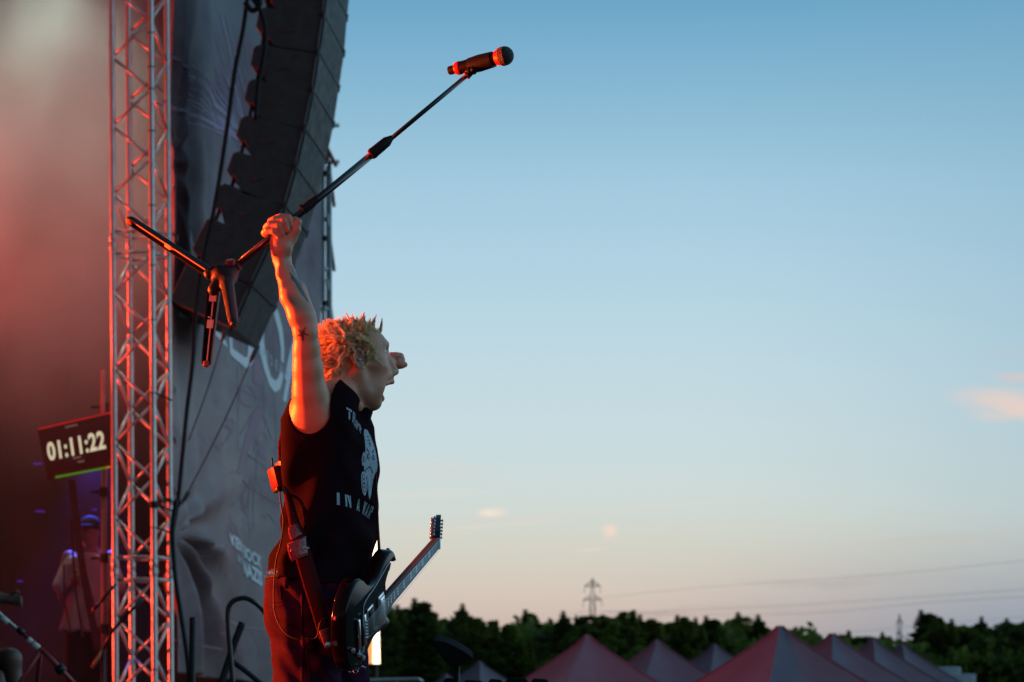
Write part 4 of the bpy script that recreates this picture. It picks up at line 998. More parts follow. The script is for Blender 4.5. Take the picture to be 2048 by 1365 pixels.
# ================================================================== smoke in the stage house
M_smoke = bpy.data.materials.new('smoke'); M_smoke.use_nodes = True; t = NT(M_smoke.node_tree); t.n.clear()
pv = t.node('ShaderNodeVolumePrincipled'); pv.inputs['Color'].default_value = (.9, .9, .9, 1); pv.inputs['Anisotropy'].default_value = .25
oc = t.node('ShaderNodeTexCoord').outputs['Object']; x_, y_, z_ = t.sep(oc)
nz = t.noise(oc, .8, 3, .55); fade = t.maprange(x_, -3.3, -2.72, 1, .0) * t.maprange(z_, 3.7, 6.8, .035, 1)
t.put(pv.inputs['Density'], fade * t.maprange(nz, .34, .68, .03, .24))
o_ = t.node('ShaderNodeOutputMaterial'); t.l.new(pv.outputs[0], o_.inputs['Volume'])
m = MB(); m.box((-7.7, 24.9, 6.3), (10.0, 7.4, 9.9)); tag(m.build('smoke', M_smoke), 'stage smoke lit red and white behind the truss tower', 'smoke', kind='stuff')
# ================================================================== the singer
YP = 8.0; PS = YP / FPX
FW = Vector((math.cos(R(20)), -math.sin(R(20)), 0)); RT = Vector((-math.sin(R(20)), -math.cos(R(20)), 0))
def L_(px, py, Y=8.0): return P(px, py, Y)
def V2(px, py, dy): return P(px, py, YP + dy)
singer = empty('person', (P(650, 0, 8).x, 8.0, 1.2))
tag(singer, 'singer with spiky blond hair and black sleeveless shirt raising one arm, mouth wide open', 'person')
HY = 15; HR = Matrix.Rotation(R(HY), 3, 'Z'); HO = P(708, 725, 8.02)
def Hd(x, y, z): return HO + HR @ Vector((x, y, z))
# ---------------------------------------------------------------- skin
def tors(rows, grow=0.):
    tb = []
    for py, xb, xf, B in rows:
        W = (xf - xb) / 2 * PS; A = math.sqrt(max(.0004, W * W - (B * RT.x) ** 2)) / FW.x
        tb.append((P(0, py, 8).z, P((xb + xf) / 2, 0, 8).x, 8.0, A + grow, B + grow))
    return tb
TORSO = [(790, 630, 712, .10), (810, 604, 726, .165), (848, 584, 738, .19), (890, 577, 744, .190), (965, 577, 742, .175), (1032, 581, 736, .160), (1082, 578, 733, .158), (1126, 566, 733, .165), (1177, 545, 731, .172), (1230, 548, 730, .172), (1290, 556, 728, .165)]
B = Solid()
B.loft(tors(TORSO, -.012), FW, RT, 2.3, k=.02)
# shoulders: near one carried up by the raised arm, far one reaching out behind the head
B.ell(V2(638, 820, -.13), (.056, .05, .062), k=.045)
B.ell(V2(690, 812, .15), (.075, .065, .062), k=.05)
B.cone(V2(665, 800, -.08), V2(690, 775, .02), .055, .050, .04)      # trapezius
B.cone(V2(690, 800, .12), V2(696, 778, .03), .05, .050, .04)
# raised arm
AD = {835: -.15, 781: -.19, 737: -.215, 700: -.235, 664: -.25, 630: -.255, 590: -.25, 547: -.245, 515: -.24}
B.chain([V2(627, 830, -.15), V2(620, 785, -.185), V2(616.5, 737, -.215), V2(613.5, 697, -.235), V2(611, 664, -.25)], [.062, .047, .0395, .0340, .0325], .012)
B.chain([V2(611, 664, -.25), V2(602, 632, -.255), V2(585, 592, -.25), V2(572, 549, -.245), V2(563.5, 517, -.24)], [.0325, .0350, .0335, .0255, .0228], .010)
B.cone(V2(616, 765, -.19), V2(613, 695, -.225), .029, .022, .02)     # triceps and biceps swell
B.cone(V2(611, 765, -.20), V2(607, 705, -.23), .026, .020, .02)
B.cone(V2(616, 640, -.25), V2(602, 575, -.24), .020, .012, .02)      # forearm muscle on the right side
B.cone(V2(567, 575, -.268), V2(560, 520, -.262), .007, .0045, .008)   # tendons
B.cone(V2(575, 575, -.270), V2(566, 520, -.263), .006, .0045, .007)
B.cone(V2(648, 835, -.13), V2(652, 885, -.11), .050, .045, .05)       # side of the chest below the armpit
B.cone(V2(618, 835, -.12), V2(622, 885, -.10), .048, .045, .05)
# ---- fist round the stand: coordinates in the enlarged crop (9.75 per pixel)
H0 = 8 - .25                                            # depth of the stand's axis in the fist
def G(cx, cy, d): return P(500 + cx / 9.75, 420 + cy / 9.75, H0 + d)
B.chain([V2(563.5, 517, -.24), G(600, 780, .0)], [.0232, .0215], .012)
B.cone(G(600, 780, .0), G(520, 500, .022), .0235, .022, .014)
B.cone(G(620, 760, -.002), G(690, 430, .020), .0225, .021, .014)
B.cone(G(670, 720, -.008), G(800, 520, .0), .0205, .0175, .012)       # thenar
B.cone(G(560, 700, -.004), G(470, 560, .006), .018, .014, .012)        # hypothenar
B.cone(G(430, 430, .040), G(720, 230, .040), .017, .018, .012)        # knuckle ridge behind
fing = [([(420, 500, .036), (300, 452, .012), (352, 392, -.012), (470, 420, -.023), (558, 505, -.020)], [.0105, .0110, .0105, .0092, .0072]),
        ([(520, 400, .040), (345, 345, .014), (400, 290, -.014), (560, 315, -.027), (632, 468, -.021)], [.0115, .0118, .0112, .0102, .0080]),
        ([(620, 310, .042), (425, 240, .014), (490, 200, -.014), (665, 225, -.028), (728, 395, -.022)], [.0115, .0120, .0114, .0104, .0082]),
        ([(720, 250, .040), (540, 175, .012), (610, 150, -.012), (750, 160, -.024), (812, 310, -.018)], [.0110, .0114, .0108, .0098, .0080])]
FIST = []
for pts, rad in fing:
    FIST.append(([G(*p) for p in pts], rad)); B.chain([G(*p) for p in pts], rad, .0035)
B.chain([G(800, 560, -.002), G(905, 380, -.012), G(935, 235, -.016), G(880, 178, -.014)], [.0160, .0118, .0098, .0072], .006)   # thumb
# ---------------------------------------------------------------- far arm stretched to the audience
FA = [V2(698, 808, .16), P(716, 780, 8.36), P(731, 758, 8.52), P(752, 738, 8.66), P(778, 727, 8.74)]
B.chain(FA, [.046, .040, .034, .028, .0225], .012)
def F2(cx, cy, d): return P(620 + cx * .1832, 600 + cy * .1832, 8.78 + d)
B.cone(F2(890, 660, .0), F2(930, 665, .0), .025, .027, .01)
B.chain([F2(930, 630, .02), F2(985, 622, .0), F2(1000, 655, -.020), F2(960, 668, -.030)], [.0115, .0115, .0105, .009], .004)
B.chain([F2(930, 640, .04), F2(985, 640, .03), F2(990, 675, .01), F2(950, 690, .0)], [.0115, .0115, .0105, .009], .004)
B.chain([F2(930, 665, .055), F2(975, 670, .05), F2(978, 700, .035), F2(945, 705, .03)], [.011, .011, .010, .008], .004)
B.chain([F2(925, 690, .065), F2(960, 700, .065), F2(960, 725, .05), F2(935, 722, .045)], [.010, .010, .009, .007], .004)
B.chain([F2(915, 700, -.02), F2(965, 712, -.028), F2(1000, 712, -.028), F2(1036, 708, -.026)], [.015, .012, .0105, .0085], .005)
# ---------------------------------------------------------------- neck and head
B.cone(Hd(-.030, 0, -.055), P(680, 800, 8.02), .054, .060, .03)
B.cone(Hd(-.055, 0, -.030), P(668, 785, 8.02), .045, .055, .03)
B.cone(Hd(-.010, -.052, -.045), P(716, 812, 7.97), .013, .012, .02)   # neck muscle
B.cone(Hd(.025, 0, -.100), P(712, 815, 8.02), .030, .030, .03)
def hp(kind, *a, **k):
    if kind == 'e': B.ell(Hd(*a[0]), a[1], HR, **k)
    else: B.cone(Hd(*a[0]), Hd(*a[1]), a[2], a[3], **k)
hp('e', (-.004, 0, .037), (.090, .073, .064), k=.02)
hp('e', (.042, 0, .048), (.050, .058, .046), k=.02)
hp('e', (.045, 0, -.004), (.050, .060, .058), k=.02)
for s in (-1, 1):
    hp('c', (.074, s * .036, .050), (.090, s * .010, .052), .009, .009, k=.012)       # brow
    hp('e', (.066, s * .044, -.014), (.022, .018, .018), k=.02)                        # cheekbone
    hp('c', (.055, s * .052, -.014), (.000, s * .068, -.010), .011, .008, k=.02)
    hp('c', (.004, s * .058, -.040), (.022, s * .048, -.088), .019, .018, k=.02)       # ramus
    hp('c', (.022, s * .046, -.088), (.058, s * .014, -.113), .017, .015, k=.024)
    hp('e', (.044, s * .030, -.068), (.034, .026, .042), k=.025)      # jaw line
    hp('e', (.048, s * .040, -.050), (.032, .018, .046), k=.02)                        # stretched cheek
hp('e', (.078, 0, -.034), (.032, .036, .026), k=.026)
hp('c', (.090, 0, .032), (.1155, 0, -.018), .0080, .0105, k=.014)                      # nose
hp('e', (.1185, 0, -.0235), (.0100, .0110, .0085), k=.010)
for s in (-1, 1): hp('e', (.1080, s * .0115, -.0285), (.0105, .0075, .0085), k=.008)
hp('c', (.096, s * .0, -.038), (.104, 0, -.050), .013, .009, k=.014)
for s in (-1, 1): hp('c', (.1075, s * .004, -.0535), (.088, s * .026, -.0610), .0062, .0055, k=.010)   # upper lip
hp('e', (.058, 0, -.113), (.018, .022, .017), k=.014)                                  # chin
for s in (-1, 1): hp('c', (.0790, s * .004, -.1000), (.073, s * .022, -.092), .0085, .006, k=.006)       # lower lip
hp('e', (.028, 0, -.088), (.038, .036, .032), k=.02)
hp('e', (.108, 0, -.0755), (.0310, .0400, .0165), k=.006, op='s')                      # open mouth
hp('e', (.080, 0, -.0755), (.030, .021, .015), k=.006, op='s')
for s in (-1, 1):
    hp('e', (.103, s * .033, .031), (.020, .015, .012), k=.012, op='s')                # eye socket
    hp('c', (.0735, s * .0315, .0290), (.0736, s * .0315, .0290), .0138, .0138, k=.004) # lids
    hp('e', (.0900, s * .0335, .0288), (.0135, .0125, .0066), k=.002, op='s')            # lid opening
    hp('e', (.1120, s * .0065, -.0345), (.0045, .0032, .0030), k=.002, op='s')          # nostril
EAR = Matrix.Rotation(R(HY), 3, 'Z') @ Matrix.Rotation(R(18), 3, 'Z') @ Matrix.Rotation(R(-12), 3, 'Y')
EARF = Matrix.Rotation(R(HY), 3, 'Z') @ Matrix.Rotation(R(-18), 3, 'Z') @ Matrix.Rotation(R(-12), 3, 'Y')
for s, M_ in ((-1, EAR), (1, EARF)):
    c = Hd(-.004, s * .0745, .000)
    B.ell(c, (.0185, .0075, .0300), M_, k=.004)
    ring = [c + M_ @ Vector((math.cos(a) * .0155 - .001, s * .0055, math.sin(a) * .0265 + .001)) for a in [R(q) for q in range(-70, 190, 26)]]
    B.chain([c + M_ @ Vector((-math.cos(a) * .0160, s * .0060, math.sin(a) * .0260)) for a in [R(q) for q in range(-55, 170, 25)]], [.0042] * 9, .003)
    B.ell(c + M_ @ Vector((.003, s * .0105, .002)), (.0105, .0065, .0175), M_, k=.003, op='s')
    B.ell(c + M_ @ Vector((.0145, s * .004, -.004)), (.005, .004, .007), M_, k=.003)
    B.ell(c + M_ @ Vector((.0075, s * .002, -.0265)), (.0075, .005, .0080), M_, k=.004)
# legs inside the trousers
for s, kx in ((1, -.085), (-1, .085)):
    hip = P(642, 1255, 8) + RT * (.085 * s); knee = hip + Vector((0, 0, -.41)) + RT * (.045 * s) + FW * .015; foot = Vector((knee.x, knee.y, 1.30)) - FW * .03
    B.chain([hip, knee, foot], [.085, .055, .040], .03); B.cone(foot, foot + FW * .15 + Vector((0, 0, -.05)), .038, .03, .02)
me = B.mesh('body', .003)
V = verts(me).astype(float); PX = V[:, 0] / V[:, 1] * FPX + 1024; PY = HZ - (V[:, 2] - CZ) / V[:, 1] * FPX
r = np.random.default_rng(1)
base_c = np.array((.53, .24, .145)); col = np.tile(base_c, (len(V), 1))
mott = np.sin(V[:, 0] * 90 + 3 * np.sin(V[:, 2] * 60)) * np.sin(V[:, 2] * 80 + V[:, 1] * 70); col *= (1 + .05 * mott)[:, None]
HL = (V - np.array(HO)) @ np.array(HR)          # head coordinates
hx, hy, hz = HL.T
head = (np.linalg.norm(HL, axis=1) < .17)
def stain(mask, c, w): 
    global col
    m_ = (mask * w)[:, None]; col = col * (1 - m_) + np.array(c) * m_
mouth = head * np.exp(-(((hx - .098) / .030) ** 2 + (hy / .026) ** 2 + ((hz + .0735) / .0165) ** 2) ** 3)
inner = head & ((((hx - .090) / .036) ** 2 + (hy / .030) ** 2 + ((hz + .0735) / .0155) ** 2) < 1.0) & (hx < .098)
stain(inner.astype(float), (.10, .012, .012), .95)
lips = head & (((np.abs(hz + .054) < .0055) & (hx > .092) | (np.abs(hz + .093) < .0085) & (hx > .074))) & (np.abs(hy) < .027)
stain(lips.astype(float), (.36, .12, .10), .65)
stain(head * smooth01(hx, .04, .07) * np.exp(-((hz + .012) / .02) ** 2) * (np.abs(hy) > .025), (.46, .19, .13), .35)
brow = head & (np.abs(hz - .0565 + np.abs(hy) * .12) < .0034) & (np.abs(hy) > .012) & (np.abs(hy) < .046) & (hx > .055)
stain(brow.astype(float), (.20, .12, .06), .65)
stubble = head * smooth01(-hz, .06, .10) * smooth01(hx, -.01, .03); stain(stubble, (.33, .20, .15), .3)
# tattoos: star at the elbow crease, blade shape along the forearm, one on the throat
def star(cx, cy, r1, r2, rot): return [(cx + (r1 if i % 2 == 0 else r2) * math.cos(rot + i * math.pi / 5), cy + (r1 if i % 2 == 0 else r2) * math.sin(rot + i * math.pi / 5)) for i in range(10)]
near = V[:, 1] < 7.82
st = inside_poly(star(604.5, 668, 17, 5.2, R(-62)), PX, PY) & near; st2 = inside_poly(star(604.5, 668, 10, 3.0, R(-62)), PX, PY) & near
stain(st.astype(float), (.030, .022, .022), .85); stain(st2.astype(float), (.09, .05, .045), .6)
bl = inside_poly([(580, 545), (588, 552), (600, 570), (612, 592), (619, 606), (612, 601), (600, 586), (590, 567), (582, 558)], PX, PY) & near; stain(bl.astype(float), (.02, .028, .035), .85)
bl = inside_poly([(580, 530), (584, 532), (596, 553), (606, 574), (600, 570), (588, 550)], PX, PY) & near; stain(bl.astype(float), (.05, .11, .13), .7)
th = (PX > 725) & (PX < 752) & (PY > 818) & (PY < 845) & (np.sin(PX * .9) * np.sin(PY * .8) > .1); stain(th.astype(float), (.10, .10, .11), .5)
paint(me, col)
M_skin = mat('skin', (.46, .26, .18), .42, attr='col', bump=.10, bscale=260, sss=.35, spec=.45)
body = link('body', me, M_skin, singer)
# veins and creases come from a finer bump on the same skin
for s in (-1, 1):
    m = MB(); c = Hd(.0737, s * .0315, .0290); fwd = HR @ Vector((1, .10 * s, .05)); m.lathe(c - fwd * .0124, c + fwd * .0124, [(.0124 - .0124 * math.cos(a), .0124 * math.sin(a) + 1e-5) for a in [math.pi * q / 14 for q in range(15)]], 20)
    eye = m.build('eye', mat('eye_white', (.62, .58, .55), .15, coat=.5), singer, smooth=True)
    m = MB(); m.lathe(c + fwd.normalized() * .0105, c + fwd.normalized() * .0130, [(0, .0058), (.0012, .0052), (.0019, .0024), (.0021, .0002)], 18); m.build('iris', mat('iris', (.03, .04, .05), .1, coat=1), eye, smooth=True)
    if True:
        m = MB()
        for q in range(9):
            a = R(-40 + q * 10); b0 = c + HR @ Vector((.0128 * math.cos(a), s * .0005 + .0125 * math.sin(a), .0052)); m.tube([b0, b0 + HR @ Vector((.0055 * math.cos(a), .004 * math.sin(a), .0035))], [.0004, .0001], 3)
        m.build('eyelashes', M_blackmetal, eye)
m = MB(); c = Hd(.058, 0, -.088); rows = [Hd(.0985 - .0 * a, 0, 0) for a in (0,)]
for i in range(9):
    a = R(-64 + i * 16); p = Hd(.070 + .024 * math.cos(a), .019 * math.sin(a), -.0605); m.box(p, (.004, .0060, .006), HR @ Matrix.Rotation(a, 3, 'Z'), .0014)
m.build('teeth', mat('teeth', (.60, .55, .46), .25, coat=.3), singer, auto=40)
m = MB(); c = Hd(-.002, -.0835, -.004); m.lathe(c - Vector((0, 0, 0)), c + HR @ Vector((0, -1, 0)), [(0, .0055), (.002, .0060), (.004, .0050), (.0055, .002), (.006, .0004)], 16)
m.tube(catmull([c + HR @ Vector((.002, -.005, .004)), c + HR @ Vector((.010, -.008, .010)), c + HR @ Vector((.005, -.006, .024)), c + HR @ Vector((-.012, -.004, .027)), c + HR @ Vector((-.020, .0, .012))], 6), .0013, 6)
m.lathe(c + HR @ Vector((.006, -.003, -.010)), c + HR @ Vector((.006, -.02, -.010)), [(0, .0035), (.003, .0040), (.004, .003), (.0045, .0003)], 14)
m.build('earpiece', mat('ear_monitor', (.30, .36, .40), .3, metal=.2, coat=.5), singer, auto=40)

# ---------------------------------------------------------------- hair
rh = np.random.default_rng(8)
HB = Solid()
HB.ell(Hd(-.008, 0, .038), (.094, .077, .064), HR, k=.02).ell(Hd(-.043, 0, -.005), (.050, .067, .060), HR, k=.02)
HB.ell(Hd(.102, 0, -.015), (.088, .14, .080), HR, k=.006, op='s'); HB.ell(Hd(.010, 0, -.085), (.085, .14, .060), HR, k=.006, op='s')
for s in (-1, 1): HB.ell(Hd(.006, s * .082, -.004), (.030, .022, .036), HR, k=.006, op='s')
nzv = rh.normal(size=(30, 3)) * 55; ph = rh.uniform(0, 6.28, 30)
def hair_disp(X): return -.0035 * sum(np.sin(X @ nzv[i] + ph[i]) for i in range(8)) / 2.2
hme = HB.mesh('hair', .0035, hair_disp)
hv = verts(hme).astype(float); hn = vnormals(hme).astype(float)
hq = np.empty(len(hme.polygons) * 4, np.int32); hme.polygons.foreach_get('vertices', hq) if False else None
TV = [hv]; TF = [np.array([p.vertices[:] for p in hme.polygons], np.int64)]; TC = [np.tile((.75, .56, .28), (len(hv), 1)) * (1 + .25 * rh.normal(size=(len(hv), 1)) * .5)]
base_n = len(hv)
def strands(root, tip_dir, length, n, spread, curl, rad, colr, seg=6, point=.15):
    """a lock: n fine hairs from around root, drawn together at the tip"""
    global base_n
    root = np.array(root); td = np.array(tip_dir) / np.linalg.norm(tip_dir); a = np.cross(td, rh.normal(size=3)); a /= np.linalg.norm(a); b = np.cross(td, a)
    t_ = np.linspace(0, 1, seg + 1); ang = rh.uniform(0, 6.28); cph = rh.uniform(.6, 1.5)
    centre = root + td * (t_ * length)[:, None] + (a * (np.cos(ang + t_ * 3.4 * cph) - np.cos(ang))[:, None] + b * (np.sin(ang + t_ * 3.4 * cph) - np.sin(ang))[:, None]) * curl
    for _ in range(n):
        o_ = (a * rh.normal() + b * rh.normal()) * spread; w = (1 - t_ * (1 - point))[:, None]; lw = rh.uniform(.8, 1.05)
        c = root + (centre - root) * lw + o_ * w + rh.normal(size=3) * spread * .25 * t_[:, None]
        rr_ = rad * (1 - t_ ** 3 * .8); ring = []
        for q in range(3):
            an = 2.094 * q; ring.append(c + (a * math.cos(an) + b * math.sin(an)) * rr_[:, None])
        Vn = np.stack(ring, 1).reshape(-1, 3); k = np.arange(seg)[:, None] * 3; q3 = np.arange(3)
        Fn = np.stack([k + q3, k + (q3 + 1) % 3, k + 3 + (q3 + 1) % 3, k + 3 + q3], -1).reshape(-1, 4) + base_n
        TV.append(Vn); TF.append(Fn); TC.append(np.tile(np.array(colr) * rh.uniform(.7, 1.25), (len(Vn), 1))); base_n += len(Vn)
BL = (.95, .80, .48)
HLh = (hv - np.array(HO)) @ np.array(HR); HN = hn @ np.array(HR)
pick = rh.choice(len(hv), 1500, replace=False)
for i in pick:
    x, y, z = HLh[i]; n_ = HN[i]
    topf = smooth01(z, .055, .09)
    if z < -.045 and rh.uniform() < .2: continue
    fr = smooth01(x, .015, .06)
    if math.hypot(x + .002, z) < .034 and y < -.04: continue
    sw = np.array((math.sin(z * 95 + y * 40 + 1), math.sin(x * 80 + z * 60), math.sin(x * 100 - y * 60 + 2)))
    d = n_ * (.40 + .30 * topf) + sw * (.42 - .18 * topf) + rh.normal(size=3) * .14 + np.array((-.42 * (1 - topf) - .05 * topf - .35 * fr, 0, -.50 * (1 - topf) + .10 * topf))
    Ln = (.044 * (1 - topf) + .026 * topf) * rh.uniform(.65, 1.25) * (1 - .62 * fr)
    strands(hv[i] - hn[i] * .002, np.array(HR) @ d, Ln * (1.35 if rh.uniform() < .12 else 1), 17, .0042, .0075 * (1 - topf * .6) * (1 - .7 * fr), .00046, BL, 7)
def spike(b, t_, n=34, sp=.0026):
    A = np.array(P(b[0], b[1], 8.02 + b[2] if len(b) > 2 else 8.02)); T = np.array(P(t_[0], t_[1], 8.02 + (t_[2] if len(t_) > 2 else 0))); strands(A, T - A, np.linalg.norm(T - A), n, sp, .0012, .0008, (.95, .66, .42), 6, .10)  # spike colour carries the orange of the stage light
for b, t_ in (((664, 657, -.01), (658, 637, -.03)), ((668, 655, .02), (662, 646, .02)), ((702, 655, -.02), (688, 633, -.03)), ((707, 654, .0), (693, 624, 0)), ((722, 652, .01), (727, 624.5, .015)), ((727, 653, -.01), (729.5, 631, -.02)), ((742, 652, .0), (752, 629.5, -.01)), ((746, 654, .03), (749, 640, .04)), ((760, 662, .0), (762.5, 636, .0)), ((725, 668, -.055), (731, 656, -.075)), ((706, 662, -.05), (722, 676, -.085)), ((690, 660, -.05), (709, 671, -.08)), ((726, 690, -.065), (739, 700, -.085)), ((735, 655, .04), (741, 636, .05)), ((714, 654, .05), (712, 634, .06)), ((686, 656, .045), (678, 637, .06))):
    spike(b, t_)
    spike((b[0] + rh.uniform(-3, 3), b[1] + 3, b[2]), ((t_[0] * 1.6 + b[0]) / 2.6 + rh.uniform(-3, 3), (t_[1] * 1.2 + b[1]) / 2.2, t_[2]), 18, .003)
V_ = np.concatenate(TV); F_ = np.concatenate(TF); C_ = np.concatenate(TC)
hm = np_mesh('hair', V_, F_); paint(hm, C_ if len(C_) == len(hm.vertices) else (.6, .42, .2))
M_hair = mat('hair', (.6, .4, .2), .42, attr='col', spec=.45, sheen=.15); hb = M_hair.node_tree.nodes['Principled BSDF']
t = NT(M_hair.node_tree); tr = t.node('ShaderNodeBsdfTranslucent'); mx = t.node('ShaderNodeMixShader'); mx.inputs[0].default_value = .4; t.l.new(hb.inputs['Base Color'].links[0].from_socket, tr.inputs[0]); t.l.new(hb.outputs[0], mx.inputs[1]); t.l.new(tr.outputs[0], mx.inputs[2]); t.l.new(mx.outputs[0], t.n['Material Output'].inputs[0])
link('hair', hm, M_hair, singer)

# ---------------------------------------------------------------- sleeveless shirt
SHIRT = [(782, 640, 706, .085), (792, 622, 716, .125), (812, 596, 727, .176), (848, 572, 741, .205), (892, 569.5, 749, .205), (936, 570, 750, .196), (1000, 576, 748, .185), (1032, 573, 746, .184), (1082, 569, 744, .186), (1126, 555, 744, .200), (1150, 546, 745, .207), (1174, 544, 745, .207)]
T = Solid(); T.loft(tors(SHIRT), FW, RT, 2.25, k=.02)
T.ell(V2(640, 813, -.128), (.073, .060, .078), k=.045).cone(V2(648, 835, -.13), V2(652, 885, -.11), .060, .055, .05)
T.cone(V2(665, 801, -.085), V2(688, 778, .0), .064, .060, .04); T.cone(V2(690, 806, .13), V2(698, 782, .04), .055, .05, .03)
T.ell(V2(692, 812, .16), (.075, .07, .060), k=.04)
T.cone(Hd(-.045, 0, -.060), P(672, 795, 8.02), .048, .064, .02); T.cone(P(706, 810, 8.02), P(716, 822, 8.02), .040, .036, .02)
# neck opening and the wide armholes
ncut = (P(712, 770, 8.02) - P(690, 812, 8.02)).normalized()
T.ell(P(712, 752, 8.00), (.088, .190, .060), Matrix.Rotation(R(38), 3, 'Y'), k=.004, op='s')
Rn = np.array(-RT); offn = float(np.array(P(650, 900, 8.0)) @ np.array(RT)) + .085
T.slab(P(624, 826, 7.82), P(613, 715, 7.82), .0575, tuple(RT), offn)
T.slab(P(624, 812, 7.82), P(622, 735, 7.82), .0545, tuple(RT), offn - .03)
offl = float(np.array(P(650, 900, 8.0)) @ Rn) + .13
T.slab(P(705, 838, 8.2), P(722, 770, 8.2), .058, tuple(-RT), offl)
T.slab(P(566, 1166, 7.82), P(600, 1176, 7.82), .0200, tuple(RT), offn - .17, k=.01)
T.slab(P(530, 1192, 7.82), P(600, 1192, 7.82), .0230, tuple(RT), offn - .3, k=.006)
def shirt_disp(X):
    z = X[:, 2]; a = X[:, 0] * FW.x + X[:, 1] * FW.y; b = X[:, 0] * RT.x + X[:, 1] * RT.y; px = X[:, 0] / X[:, 1] * FPX + 1024; py = HZ - (z - CZ) / X[:, 1] * FPX
    low = smooth01(py, 900, 1120); d = .0055 * np.sin(a * 38 + b * 22 + 2.2 * np.sin(z * 9)) * (.4 + low)
    d += .0085 * np.sin((py - 1090) * .075 + (px - 600) * .045 + 1.5 * np.sin(px * .03)) * np.exp(-((py - 1090) / 55) ** 2)
    d += .0075 * np.sin((px * .62 + py * .40) * .085) * np.exp(-((px - 600) / 42) ** 2) * smooth01(py, 880, 960)
    d += .0030 * np.sin((px * .8 - py * .55) * .12) * smooth01(px, 640, 700) * smooth01(py, 830, 900)
    return d
sme = T.mesh('shirt', .0035, shirt_disp)
M_shirt = mat('black_cotton_red_tint', (.0105, .0035, .0060), .9, sheen=0, bump=.12, bscale=420, spec=.02); M_shirt.node_tree.nodes['Principled BSDF'].inputs['Sheen Roughness'].default_value = .5  # black cloth with the red of the stage light tinted in
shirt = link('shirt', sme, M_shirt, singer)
bvh = BVHTree.FromPolygons([v.co.copy() for v in sme.vertices], [tuple(p.vertices) for p in sme.polygons])
# shirt print: laid on the cloth by sending a ray from in front of the chest
Cc = P(650, 950, 8.0)
def chest(px, py, off=.0016):
    """a point of the print, placed on the chest where the pixel ray meets the cloth"""
    o_ = Vector((0, 0, CZ)); d_ = (P(px, py, 8) - o_).normalized(); hit = bvh.ray_cast(o_, d_, 20)
    return hit[0] + hit[1] * off if hit[0] is not None else None
# the print is drawn in a flat chest coordinate (u to the wearer's left, w up) and wrapped round the body
def wrap(u, w, off=.0014):
    """u: metres to the wearer's left of the chest centre line, w: height"""
    a = u / .165; d_ = (FW * math.cos(a) - RT * math.sin(a)); c = Vector((Cc.x + .0, 8.0, w)); o_ = c + d_ * .6; hit = bvh.ray_cast(o_, -d_, 1.0)
    return hit[0] + hit[1] * off if hit[0] is not None else None
def wrapped(name, V, F, mt, off=.0014):
    W = [wrap(x, y, off) for x, y in V]; ok = [w is not None for w in W]
    me_ = pydata(name, [w if w is not None else (0, 0, 0) for w in W], [f for f in F if all(ok[i] for i in f) and max((W[i] - W[f[0]]).length for i in f) < .02])
    return link(name, me_, mt, shirt)
M_print = mat('shirt_print', (.30, .36, .40), .9, spec=.05, var=.25, vscale=90); M_print2 = mat('shirt_print_dark', (.05, .065, .08), .85)
# stencil capitals, each as polygons in a 1 x 1.4 cell
STN = {'T': [[(0, 1.4), (1, 1.4), (1, 1.12), (0, 1.12)], [(.34, 1.02), (.66, 1.02), (.66, 0), (.34, 0)]],
       'R': [[(0, 0), (.28, 0), (.28, 1.4), (0, 1.4)], [(.38, 1.4), (.8, 1.4), (1, 1.2), (1, .85), (.8, .68), (.38, .68), (.38, .9), (.7, .9), (.72, 1.15), (.38, 1.18)], [(.42, .6), (.72, .6), (1, 0), (.7, 0)]],
       'A': [[(0, 0), (.28, 0), (.52, 1.15), (.46, 1.4)], [(1, 0), (.72, 0), (.6, 1.0), (.55, 1.4), (.62, 1.4)], [(.38, .3), (.64, .3), (.6, .52), (.42, .52)]],
       'P': [[(0, 0), (.28, 0), (.28, 1.4), (0, 1.4)], [(.38, 1.4), (.8, 1.4), (1, 1.2), (1, .8), (.8, .6), (.38, .6), (.38, .85), (.7, .85), (.72, 1.15), (.38, 1.18)]],
       'I': [[(.32, 0), (.66, 0), (.66, 1.4), (.32, 1.4)]],
       'N': [[(0, 0), (.26, 0), (.26, 1.4), (0, 1.4)], [(.34, 1.4), (.62, 1.4), (1, 0), (.72, 0)], [(.80, .62), (1, .1), (1, 1.4), (.80, 1.4)]],
       'W': [[(0, 1.4), (.26, 1.4), (.4, 0), (.2, 0)], [(.34, 1.4), (.5, 1.4), (.6, .5), (.5, 0)], [(.62, 0), (.82, 0), (1.1, 1.4), (.84, 1.4)]]}
def stencil(name, word, u0, w0, cell, gap, slope=0., hh=1.):
    polys = []; u = u0
    for ch in word:
        if ch != ' ':
            for pg in STN[ch]: polys.append([(u + x * cell, w0 + y * cell * hh + slope * (u + x * cell - u0)) for x, y in pg])
            u += gap
        else: u += gap * .62
    V, F = sub2d(polys, .006); return wrapped(name, V, F, M_print)
# where the near ends of the two lines sit in the photograph
def u_of(px, py):
    p = chest(px, py); a = math.atan2(-(p - Vector((Cc.x, 8, p.z))).dot(RT), (p - Vector((Cc.x, 8, p.z))).dot(FW)); return a * .165, p.z
uA, wA = u_of(667, 1009); stencil('lettering', 'IN A WAR', uA, wA, .0255, .0365, -.10, .95)
uB, wB = u_of(692, 836); stencil('lettering', 'TRAPP', uB, wB, .021, .0265, -.28, 1.0)
uF, wF = u_of(737, 925)
def face(polys, mt, off): V, F = sub2d([[(uF + x * .001, wF + y * .001) for x, y in pg] for pg in polys], .006); return wrapped('print_figure', V, F, mt, off)
def ov(cx, cy, rx, ry, n=22, a0=0, a1=360): return [(cx + rx * math.cos(R(a0 + (a1 - a0) * i / n)), cy + ry * math.sin(R(a0 + (a1 - a0) * i / n))) for i in range(n)]
